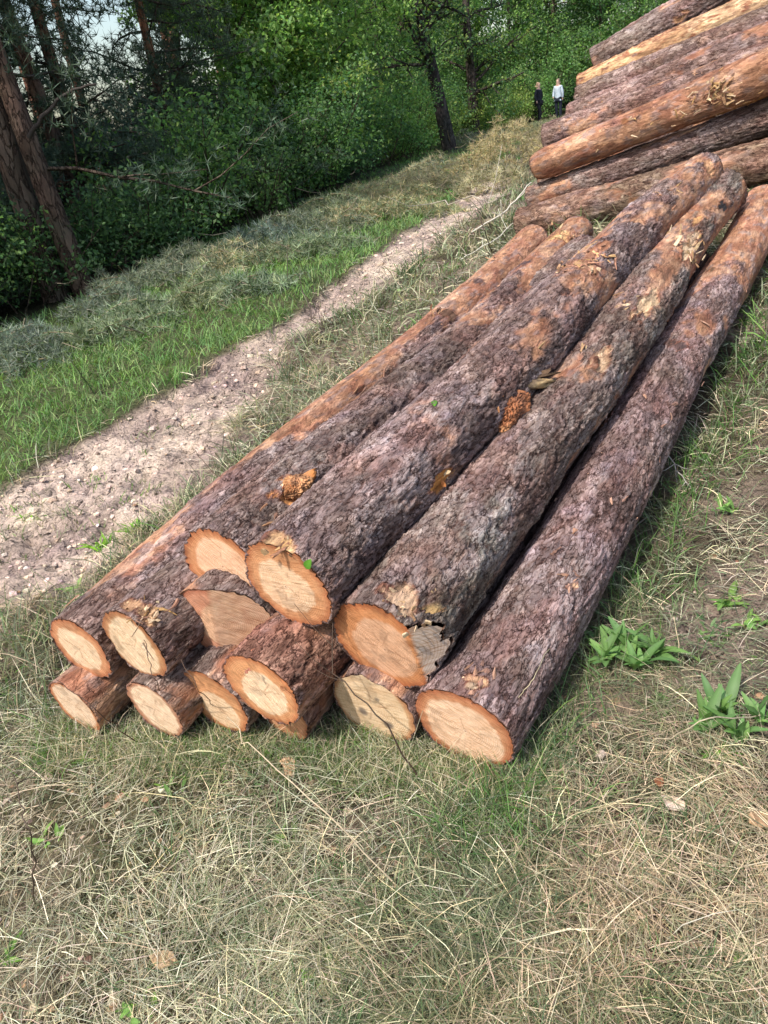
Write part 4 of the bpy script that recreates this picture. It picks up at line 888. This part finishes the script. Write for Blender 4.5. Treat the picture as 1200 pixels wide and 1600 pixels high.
chip(262, 1262, .02, (.66, .66, .50), 'small cream seed head in the grass left of centre', 'seed_head', 'seed head', h=.05)
chip(735, 1410, .03, (.24, .17, .15), 'small brown cone scale in the foreground grass', 'bark_scrap', 'bark scrap')
chip(940, 1195, .03, (.5, .42, .36), 'small pale chip in the grass right of the rightmost log face')

# ------------------------------------------------------------------ heaps of cut pine branches in the field
def needles(C, K, L, W, g, up=0.2, cols=None, droop=0):
    """C tuft centres -> triangles"""
    n = len(C) * K; base = np.repeat(C, K, 0)
    d = g.normal(size=(n, 3)); d[:, 2] += up; d /= np.linalg.norm(d, axis=1, keepdims=True)
    s = np.cross(d, g.normal(size=(n, 3))); s /= np.linalg.norm(s, axis=1, keepdims=True)
    l = L * g.uniform(.6, 1.2, (n, 1)); V = np.stack([base - s * W / 2, base + s * W / 2, base + d * l], 1).reshape(-1, 3)
    T = np.arange(n * 3).reshape(-1, 3); c = np.repeat(pick(cols, g, n), 3, 0)
    return V, T, c
def heap(px, py, sx, sy, h, cols, label, seed, n=170):
    g = np.random.default_rng(seed); p = gp(px, py); A = Acc()
    az = 0.45
    for k in range(n // 20):
        c = np.array([g.normal() * sx * .3, g.normal() * sy * .3, g.random() * h * .7]); d = g.normal(size=3) * (1, 1, .25); d /= np.linalg.norm(d); l = g.uniform(.12, .3)
        V, Q, T = tube([c - d * l, c, c + d * l + (0, 0, .06)], .007, .004, 4); A.add(V, Q, T, (.22, .18, .14))
    rr = np.sqrt(g.random(n)); a = g.random(n) * 6.283; x = rr * np.cos(a) * sx / 2; y = rr * np.sin(a) * sy / 2
    z = h * np.clip(1 - rr ** 2, 0, 1) * (.6 + .8 * fbm(x * 2.4 + 9, y * 2.4 + 9, seed)) * g.uniform(.5, 1.05, n)
    for k in range(n // 7):                            # feathery cut branches: an axis with needles all along it
        i = int(g.integers(n)); c0 = np.array([x[i], y[i], z[i] + .02]); d = g.normal(size=3) * (1, 1, .22); d /= np.linalg.norm(d); l = g.uniform(.25, .55); tt = np.linspace(0, 1, 9)[:, None]
        ax = c0 + d * l * tt + np.array([0, 0, -.12]) * tt ** 2; V, Q, T = tube(ax[::2], .007, .003, 4); A.add(V, Q, T, (.26, .20, .14))
        V, T, c = needles(ax[2:], 16, .11, .008, g, .1, cols); A.add(V, None, T, c * g.uniform(.75, 1.3))
    V, T, c = needles(np.stack([x, y, z], -1), 18, .13, .010, g, .15, cols); A.add(V, None, T, c * .8)
    ca, sa = math.cos(-az), math.sin(-az)
    o = link('brush_heap', A.mesh('brush_heap', False), M_GRASS); o.rotation_euler = (0, 0, -az); o.location = p; tag(o, label, 'brush heap', 'heaps of cut branches in the field')
GG = [(.24, .28, .24), (.30, .34, .29), (.17, .21, .18)]; YG = [(.28, .34, .23), (.35, .39, .28), (.21, .26, .17)]; TAN = [(.54, .45, .31), (.42, .36, .24), (.64, .54, .38)]
HE = [(30, 570, 1.6, 1.2, .35, GG, 'grey green branch heap at the left edge of the field'), (60, 545, 1.4, 1.0, .3, GG, 'grey green branch heap near the left edge, behind the first'),
      (185, 492, 1.8, 1.2, .35, GG, 'grey green branch heap under the big leaning pine'), (255, 448, 2.0, 1.4, .4, GG, 'grey green branch heap against the dark bushes'),
      (305, 425, 2.0, 1.3, .4, GG, 'bluish grey branch heap right of the dark bushes'), (175, 535, 1.1, .9, .28, YG, 'pale yellowish branch heap in the middle of the green field'),
      (225, 512, 1.3, .9, .3, YG, 'second pale yellowish heap right of the middle one'), (330, 478, 1.5, 1.0, .3, YG, 'pale straw coloured heap in the bright grass'),
      (385, 466, 1.4, .9, .28, YG, 'pale green heap nearest the sandy track'), (420, 395, 2.2, 1.4, .45, GG, 'dark green grey heap beyond the bright grass'),
      (385, 420, 2.0, 1.2, .4, TAN + YG, 'brownish heap beside the dark green grey one'), (480, 372, 2.4, 1.6, .5, GG, 'big grey heap halfway along the field'),
      (530, 352, 2.4, 1.6, .5, GG + YG, 'grey and green heap beyond the big grey one'), (500, 400, 1.8, 1.2, .35, YG, 'yellow green heap next to the track halfway along'),
      (590, 320, 2.6, 1.8, .5, YG + TAN, 'tan and green heap in the far field'), (650, 300, 2.8, 1.8, .5, TAN, 'tan brown heap in the far field'),
      (700, 278, 2.8, 1.8, .5, TAN + GG, 'brownish heap just before the end of the track'), (610, 345, 2.2, 1.4, .4, TAN + YG, 'brownish heap close to the far track'),
      (785, 268, 2.2, 1.6, .8, TAN, 'large tan heap of dry branches left of the rear pile'), (812, 240, 2.4, 1.8, .9, TAN, 'tan heap behind the large one, beside the rear pile'),
      (775, 295, 1.6, 1.2, .4, TAN, 'low tan heap at the end of the track'), (865, 205, 3.0, 2.0, .5, TAN + YG, 'dry heap in front of the two people'), (740, 225, 3.5, 2.0, .5, GG + TAN, 'greyish heap at the foot of the far trees')]
for k, (px, py, sx, sy, h, cols, lab) in enumerate(HE): heap(px, py, sx, sy * (.5 if px < 560 else .7), h * (.8 if px < 760 else 1.0), cols, lab, 300 + k, int((70 if px < 560 else 110) + 40 * sx))

# ------------------------------------------------------------------ trees and bushes
def limb(A, p, d, L, r, g, depth, tips, col, bendz=.25, seg=5):
    pts = [p]; q = np.array(p, float); dd = np.array(d, float)
    for k in range(seg):
        dd = dd + g.normal(size=3) * .16 + np.array([0, 0, bendz * .12]); dd /= np.linalg.norm(dd); q = q + dd * L / seg; pts.append(q.copy())
    V, Q, T = tube(pts, r, r * .35, 6 if r > .03 else 4); A.add(V, Q, T, col)
    tips.extend([(pts[k], dd, depth) for k in range(2, seg + 1)])
    if depth > 0:
        for k in range(3 + int(g.integers(2))):
            i = int(g.integers(1, seg)); e = dd + g.normal(size=3) * .75; e /= np.linalg.norm(e); limb(A, pts[i], e, L * g.uniform(.4, .62), r * .42, g, depth - 1, tips, col, bendz, 4)
def leaves_mesh(C, g, size, cols, flat=.4, name='crown'):
    n = len(C); nrm = g.normal(size=(n, 3)); nrm[:, 2] += flat * 2; nrm /= np.linalg.norm(nrm, axis=1, keepdims=True)
    u = np.cross(nrm, g.normal(size=(n, 3))); u /= np.linalg.norm(u, axis=1, keepdims=True); v = np.cross(nrm, u)
    s = size * g.uniform(.6, 1.25, (n, 1)); V = np.stack([C - u * s * .5, C + v * s * .32 + nrm * s * .08, C + u * s * .5 - nrm * s * .12, C - v * s * .32 + nrm * s * .08], 1).reshape(-1, 3)
    return mesh(name, V, np.arange(4 * n).reshape(-1, 4), np.repeat(pick(cols, g, n, .2), 4, 0), False)
FRESH = [(.18, .32, .115), (.14, .26, .10), (.24, .37, .14)]; DEEP = [(.10, .185, .095), (.13, .225, .105), (.08, .15, .08)]; YEL = [(.25, .33, .10), (.20, .29, .09), (.30, .36, .13)]
PINEC = [(.07, .11, .08), (.09, .13, .09), (.055, .09, .065), (.10, .135, .10)]
def make_broad(seed, H, spread, nleaf, size, cols, low=.15, name='broadleaf_tree', tcol=(.10, .085, .065), lean=(.0, .0), r=.11):
    g = np.random.default_rng(seed); root = empty(name); A = Acc(); tips = []
    pts = [np.array([lean[0] * t * H + .1 * math.sin(t * 5 + seed) * t, lean[1] * t * H + .1 * math.cos(t * 4 + seed) * t, H * t * .92 - .15]) for t in np.linspace(0, 1, 9)]
    V, Q, T = tube(pts, r, r * .25, 9); A.add(V, Q, T, tcol)
    for k in range(int(12 + H * 1.5)):
        t = g.uniform(low, .97); p = np.array([np.interp(t, np.linspace(0, 1, 9), [q[i] for q in pts]) for i in range(3)]); a = g.random() * 6.283
        d = np.array([math.cos(a), math.sin(a), g.uniform(.1, .9)]); limb(A, p, d, spread * g.uniform(.55, 1.1) * (1.15 - .6 * t), r * .3, g, 1, tips, tcol)
    trunk = link('trunk', A.mesh('trunk'), M_TRUNK, root)
    tp = np.array([t[0] for t in tips]); idx = g.integers(len(tp), size=nleaf); c = tp[idx] + g.normal(size=(nleaf, 3)) * (spread * .085, spread * .085, spread * .05)
    c = c[c[:, 2] > .05]
    link('crown', leaves_mesh(c, g, size, cols), M_LEAF, root)
    return root
def make_pine(seed, H, low, spread, ntuft, tcol=(.115, .085, .07), ucol=(.34, .16, .09), r=.16, lean=(0, 0), nb=40, cols=PINEC):
    g = np.random.default_rng(seed); root = empty('pine_tree'); A = Acc(); B = Acc(); tips = []
    pts = [np.array([lean[0] * t * H + .12 * math.sin(t * 4 + seed) * t, lean[1] * t * H, H * t - .2]) for t in np.linspace(0, 1, 12)]
    V, Q, T = tube(pts, r, r * .3, 12, seed, .12); n = len(V); tt = np.clip(V[:, 2] / H, 0, 1); A.add(V, Q, T, mixc(tcol, ucol, sstep(.28, .6, tt)))
    for k in range(nb):
        t = low + (.98 - low) * g.random() ** .9; p = np.array([np.interp(t, np.linspace(0, 1, 12), [q[i] for q in pts]) for i in range(3)]); a = g.random() * 6.283
        d = np.array([math.cos(a), math.sin(a), g.uniform(-.25, .45)]); limb(A, p, d, spread * g.uniform(.5, 1.15) * (1.15 - .55 * t), r * .17, g, 1, tips, (.09, .07, .055), -.1)
    link('trunk', A.mesh('trunk'), M_TRUNK, root)
    tp = np.array([t[0] for t in tips]); idx = g.integers(len(tp), size=ntuft); c = tp[idx] + g.normal(size=(ntuft, 3)) * (.14, .14, .08)
    V, T, cc = needles(c, 11, .15, .015, g, .5, cols); B.add(V, None, T, cc)
    link('crown', B.mesh('crown', False), M_NEEDLE, root)
    return root
def make_bush(seed, h, w, nleaf, size, cols, name='leafy_bush'):
    g = np.random.default_rng(seed); root = empty(name); A = Acc(); tips = []
    for k in range(14):
        a = g.random() * 6.283; d = np.array([math.cos(a) * .6, math.sin(a) * .6, 1.0]); limb(A, np.array([g.normal() * w * .18, g.normal() * w * .18, -.05]), d, h * g.uniform(.55, 1.05), .018, g, 1, tips, (.08, .065, .045), .3)
    link('stems', A.mesh('stems'), M_TRUNK, root)
    tp = np.array([t[0] for t in tips]); idx = g.integers(len(tp), size=nleaf); c = tp[idx] + g.normal(size=(nleaf, 3)) * (w * .085, w * .085, h * .05); c = c[c[:, 2] > .02]
    link('foliage', leaves_mesh(c, g, size, cols), M_LEAF, root)
    return root
def place(proto, used, x, y, label, cat, group, rz=0, sc=1.0, z=None, tilt=(0, 0)):
    o = proto if proto.name not in used else copy_tree(proto); used.add(proto.name)
    if z is None: z = float(base_h(np.array([x]), np.array([y]))[0])
    o.location = (x, y, z); o.rotation_euler = (tilt[0], tilt[1], rz); o.scale = (sc, sc, sc); tag(o, label, cat, group); return o
used = set(); g = random.Random(9)
bushes = [make_bush(1, 2.0, 2.0, 5200, .085, FRESH), make_bush(2, 1.6, 2.2, 4800, .08, DEEP), make_bush(3, 2.4, 1.8, 5200, .09, DEEP + FRESH), make_bush(4, 1.5, 1.8, 4200, .08, YEL)]
broads = [make_broad(11, 8.5, 2.3, 15000, .11, FRESH, .08), make_broad(12, 9.5, 2.6, 13000, .12, DEEP + FRESH, .12), make_broad(13, 8.0, 2.2, 13000, .11, YEL + FRESH, .1)]
tallp = make_pine(24, 13, .42, 2.2, 3000, ucol=(.40, .18, .09), nb=30, r=.13, tcol=(.20, .10, .07)); pines = [make_pine(21, 8, .10, 2.2, 5200, nb=55), make_pine(22, 10, .36, 2.0, 2600, lean=(.04, .02)), make_pine(23, 7.5, .06, 2.5, 6000, nb=60)]
EP = np.array([e[:2] for e in EDGE[1:-1]]); seg = np.linalg.norm(np.diff(EP, axis=0), axis=1); cum = np.concatenate([[0], np.cumsum(seg)]); TOT = cum[-1]
def edge(s, back):
    s = min(max(s, 0), TOT - .01); i = int(np.searchsorted(cum, s, 'right') - 1); t = (s - cum[i]) / seg[i]; p = EP[i] + t * (EP[i + 1] - EP[i]); d = (EP[i + 1] - EP[i]) / seg[i]
    return p[0] - d[1] * back, p[1] + d[0] * back
# special trees of the forest edge
def px_at(px, py, t): p = P3(px, py, t); return p[0], p[1]
bl = make_pine(31, 8.5, .2, 2.4, 3800, tcol=(.10, .07, .055), r=.16, lean=(-.09, 0), nb=40); x, y = G3(140, 470)[:2]
place(bl, used, x - .2, y + .6, 'thick leaning pine with a cracked brown trunk at the left edge of the wood', 'pine tree', None)
arc = stalk('dead_branch', [at(45, 215, 9.6), at(62, 190, 9.5), at(85, 160, 9.4), at(112, 140, 9.3), at(150, 132, 9.2)], .032, .014, (.05, .04, .035), 'bare broken branch arching off the thick pine at left', cat='branch', seed=41); 
bl2 = make_pine(32, 9, .4, 2.0, 2600, r=.12, lean=(-.11, 0), nb=34, tcol=(.15, .09, .07)); x, y = G3(150, 455)[:2]; place(bl2, used, x - .9, y + 1.6, 'second leaning pine close behind the thick one at left', 'pine tree', None)
tr = make_broad(33, 8.0, 2.6, 4200, .12, DEEP + YEL, .35, tcol=(.05, .045, .045), lean=(-.14, 0), r=.26); x, y = G3(700, 240)[:2]; place(tr, used, x + .3, y + 1.5, 'dark crooked broadleaf tree with bare forked limbs behind the end of the track', 'tree', None)
tr2 = make_broad(34, 9.0, 2.6, 9000, .13, YEL + DEEP, .2, tcol=(.06, .05, .045), r=.24); x, y = G3(812, 208)[:2]; place(tr2, used, x - 1.2, y + 3, 'dark trunked tree with yellowish leaves left of the two people', 'tree', None)
for k, (px, py, back, i, sc, lab) in enumerate([(245, 420, 4.5, 1, 1.0, 'tall pine with an orange upper trunk left of the bright green trees'), (345, 378, 3.0, 0, .95, 'pine with a reddish trunk in the middle of the dark wood'),
        (60, 500, 5, 1, 1.05, 'slim pine behind the two leaning trunks'), (300, 395, 6, 2, 1.0, 'dense dark pine behind the reddish trunk')]):
    x, y = G3(px, py)[:2]; place(pines[i], used, x - back * .8, y + back * .55, lab, 'pine tree', None, k * 1.7, sc, tilt=(0, -.06))
sp = make_bush(35, 1.3, .7, 700, .08, [(.16, .26, .10), (.20, .30, .13)], 'young_tree'); x, y = G3(412, 348)[:2]; place(sp, used, x, y, 'slender pale green sapling standing out before the dark bushes', 'sapling', None)
for k, (px, py, i, sc) in enumerate([(490, 305, 0, 1.0), (535, 290, 0, 1.15), (560, 285, 2, 1.1), (610, 262, 0, 1.1)]):
    x, y = G3(px, py)[:2]; place(broads[i], used, x - 1.4, y + 1.2, ['bright green leafy tree right of the dark pines', 'tall bright green tree in the middle of the wood edge', 'yellow green tree beside the tall bright one', 'fresh green tree left of the crooked dark tree'][k], 'tree', None, k * 2.1, sc)
# the undergrowth and the rows behind
GB = 'bushes along the foot of the wood'
def bush_label(b, left, far):
    look = ('fresh green', 'dark green', 'tall mixed green', 'yellowish green')[bushes.index(b)]
    return look + ' bush ' + ('under the pines at the left' if left else 'along the middle of the wood' if far < 30 else 'at the far end of the wood')
s = 1.0; k = 0
while s < TOT - 1:
    x, y = edge(s, g.uniform(.3, 1.2)); far = math.hypot(x, y); left = math.atan2(x, y) < -.13
    b = bushes[[1, 2, 0, 1, 2, 1][k % 6] if far < 26 else [0, 3, 2, 3][k % 4]]; sc = g.uniform(.65, 1.05) if left else g.uniform(.75, 1.1) * (1 + far * .008)
    place(b, used, x, y, bush_label(b, left, far), 'bush', GB, g.random() * 6, sc)
    if not left or k % 2: x, y = edge(s + g.uniform(-.5, .5), g.uniform(1.8, 3.2)); b = bushes[g.choice([1, 1, 2, 0])]; place(b, used, x, y, bush_label(b, left, far) + ' behind', 'bush', GB, g.random() * 6, g.uniform(.6, .9) if left else g.uniform(1.0, 1.5))
    s += 1.25 + far * .028; k += 1
for row, (back, step) in enumerate([(1.6, 2.3), (4.2, 2.6), (8, 3.4), (13, 4.5)]):
    s = .6 + row
    while s < TOT - .5:
        x, y = edge(s, back + g.uniform(-.8, .8)); far = math.hypot(x, y); az = math.atan2(x, y); left = az < -.12; gap = -.43 < az < -.2
        if left:
            pr = (g.choice(pines[:1] + pines[2:]) if row < 2 and not (gap and g.random() < .75) else pines[1] if g.random() < .45 else tallp); lab, cat, gr = {tallp: 'tall slim pine with an orange trunk in the left part of the wood', pines[0]: 'dense low branched dark pine', pines[1]: 'open crowned pine with bare lower trunk', pines[2]: 'broad low dark green pine'}[pr] + ('' if pr is tallp else ' in the left part of the wood' if row < 2 else ' deep in the wood at the left'), 'pine tree', 'pines in the left part of the wood'
        else:
            pr = g.choice(broads + [broads[1]]); lab, cat, gr = ('bright green', 'deep green', 'yellowish green')[broads.index(pr)] + ' leafy tree ' + ('just behind the bushes' if row < 2 else 'deep in the wood') + (' in the middle' if y < 32 else ' at the far end'), 'tree', 'leafy trees along the far side of the field'
        if not (row == 0 and not left) and not (gap and row > 0 and g.random() < .35): place(pr, used, x, y, lab, cat, gr, g.random() * 6, g.uniform(.85, 1.2) * (1 + (far > 35) * .25), tilt=(g.uniform(-.05, .05), g.uniform(-.10, .02)))
        s += step * (1 + far * .012) * g.uniform(.85, 1.2)

for k in range(11):
    place(broads[k % 3], used, 3 + k * 3.2, 57 + g.uniform(-3, 3), 'leafy tree in the last row at the far end of the wood', 'tree', 'leafy trees along the far side of the field', g.random() * 6, 1.5)
    b = bushes[(0, 2)[k % 2]]; place(b, used, 5 + k * 2.6, 51 + g.uniform(-1, 1), bush_label(b, False, 50) + ' behind', 'bush', GB, g.random() * 6, 2.0)
# ------------------------------------------------------------------ the two people in the distance
def skin_body(name, joints, edges, radii, col, mat, parent):
    me = bpy.data.meshes.new(name); me.from_pydata([Vector(j) for j in joints], edges, []); o = bpy.data.objects.new(name, me); COL.objects.link(o); o.parent = parent
    m = o.modifiers.new('skin', 'SKIN'); m.use_smooth_shade = True
    for i, r in enumerate(radii): me.skin_vertices[0].data[i].radius = (r, r) if not isinstance(r, tuple) else r
    me.skin_vertices[0].data[0].use_root = True
    s = o.modifiers.new('sub', 'SUBSURF'); s.levels = s.render_levels = 2
    dg = bpy.context.evaluated_depsgraph_get(); ev = o.evaluated_get(dg); new = bpy.data.meshes.new_from_object(ev); o.modifiers.clear(); o.data = new
    c = np.ones((len(new.vertices), 4), np.float32); c[:, :3] = col; a = new.color_attributes.new('Col', 'FLOAT_COLOR', 'POINT'); a.data.foreach_set('color', c.ravel()); new.materials.clear(); new.materials.append(mat)
    return o
def person(px, py, label, pose, top, legs, hair, facing):
    p = P3(px, py, 36.0); root = empty('person', (p[0], p[1], float(terrain(p[:1], p[1:2])[0]))); root.rotation_euler = (0, 0, facing); tag(root, label, 'person')
    SK = (.50, .32, .25)
    st = pose['stride']; sp = pose['spread']; la, ra = pose['arms']
    hip = (0, 0, .92); J = [hip, (0, .0, 1.12), (0, 0, 1.32), (0, 0, 1.43), (0, -.01, 1.50), (0, -.02, 1.60), (0, -.015, 1.70),
         (-.10, 0, .88), (-.11 - sp * .3, -st * .45, .48), (-.11 - sp, -st * .1 + st * -.4, .09), (-.12 - sp, -st * .5 - .13, .04),
         (.10, 0, .88), (.11 + sp * .3, st * .25, .48), (.11 + sp, st * .6, .09), (.12 + sp, st * .6 - .13, .04),
         (-.15, 0, 1.40), la[0], la[1], la[2], (.15, 0, 1.40), ra[0], ra[1], ra[2]]
    E = [(0, 1), (1, 2), (2, 3), (3, 4), (4, 5), (5, 6), (0, 7), (7, 8), (8, 9), (9, 10), (0, 11), (11, 12), (12, 13), (13, 14), (3, 15), (15, 16), (16, 17), (17, 18), (3, 19), (19, 20), (20, 21), (21, 22)]
    Rd = [(.13, .10), (.12, .09), (.14, .10), (.09, .07), .05, (.075, .09), (.06, .075), .085, .055, .04, .035, .085, .055, .04, .035, .06, .045, .035, .03, .06, .045, .035, .03]
    skin_body('body', J, E, Rd, SK, M_SKIN, root)
    skin_body('jacket', [(0, 0, .98), (0, 0, 1.15), (0, 0, 1.33), (0, 0, 1.43), J[15], la[0], la[1], J[19], ra[0], ra[1], (0, 0, .84)], [(0, 1), (1, 2), (2, 3), (3, 4), (4, 5), (5, 6), (3, 7), (7, 8), (8, 9), (0, 10)],
              [(.17, .13), (.16, .125), (.17, .13), (.10, .09), .07, .06, .05, .07, .06, .05, (.17, .13)], top, M_CLOTH, root)
    skin_body('trousers', [(0, 0, .90), J[7], J[8], J[9], J[11], J[12], J[13]], [(0, 1), (1, 2), (2, 3), (0, 4), (4, 5), (5, 6)], [(.15, .115), .10, .072, .058, .10, .072, .058], legs, M_CLOTH, root)
    skin_body('hair', [(0, .03, 1.62), (0, .0, 1.72), (0, .05, 1.55)], [(0, 1), (0, 2)], [(.085, .09), (.06, .07), (.06, .05)], hair, M_CLOTH, root)
    for i in (9, 13):
        A = Acc(); a = np.array(J[i]); V, Q, T = tube([a + (0, .06, -.05), a + (0, 0, -.04), a + (0, -.1, -.055), a + (0, -.17, -.06)], .045, .035, 8); A.add(V, Q, T, (.03, .03, .03)); link('shoe', A.mesh('shoe'), M_CLOTH, root)
person(843, 196, 'person in black clothes with light hair, walking with legs apart', dict(stride=.4, spread=.19, arms=(((-.27, .02, 1.16), (-.30, -.08, .95), (-.31, -.12, .87)), ((.27, .0, 1.16), (.27, .1, .93), (.26, .13, .85)))), (.018, .02, .03), (.02, .02, .025), (.45, .30, .2), .75)
person(873, 190, 'person in a pale grey blue jacket and dark trousers standing by the pile', dict(stride=.04, spread=-.03, arms=(((-.22, -.02, 1.15), (-.20, -.1, .98), (-.16, -.16, .95)), ((.22, .0, 1.15), (.20, .04, .92), (.18, .03, .84)))), (.50, .58, .66), (.02, .025, .04), (.25, .18, .13), -.7)
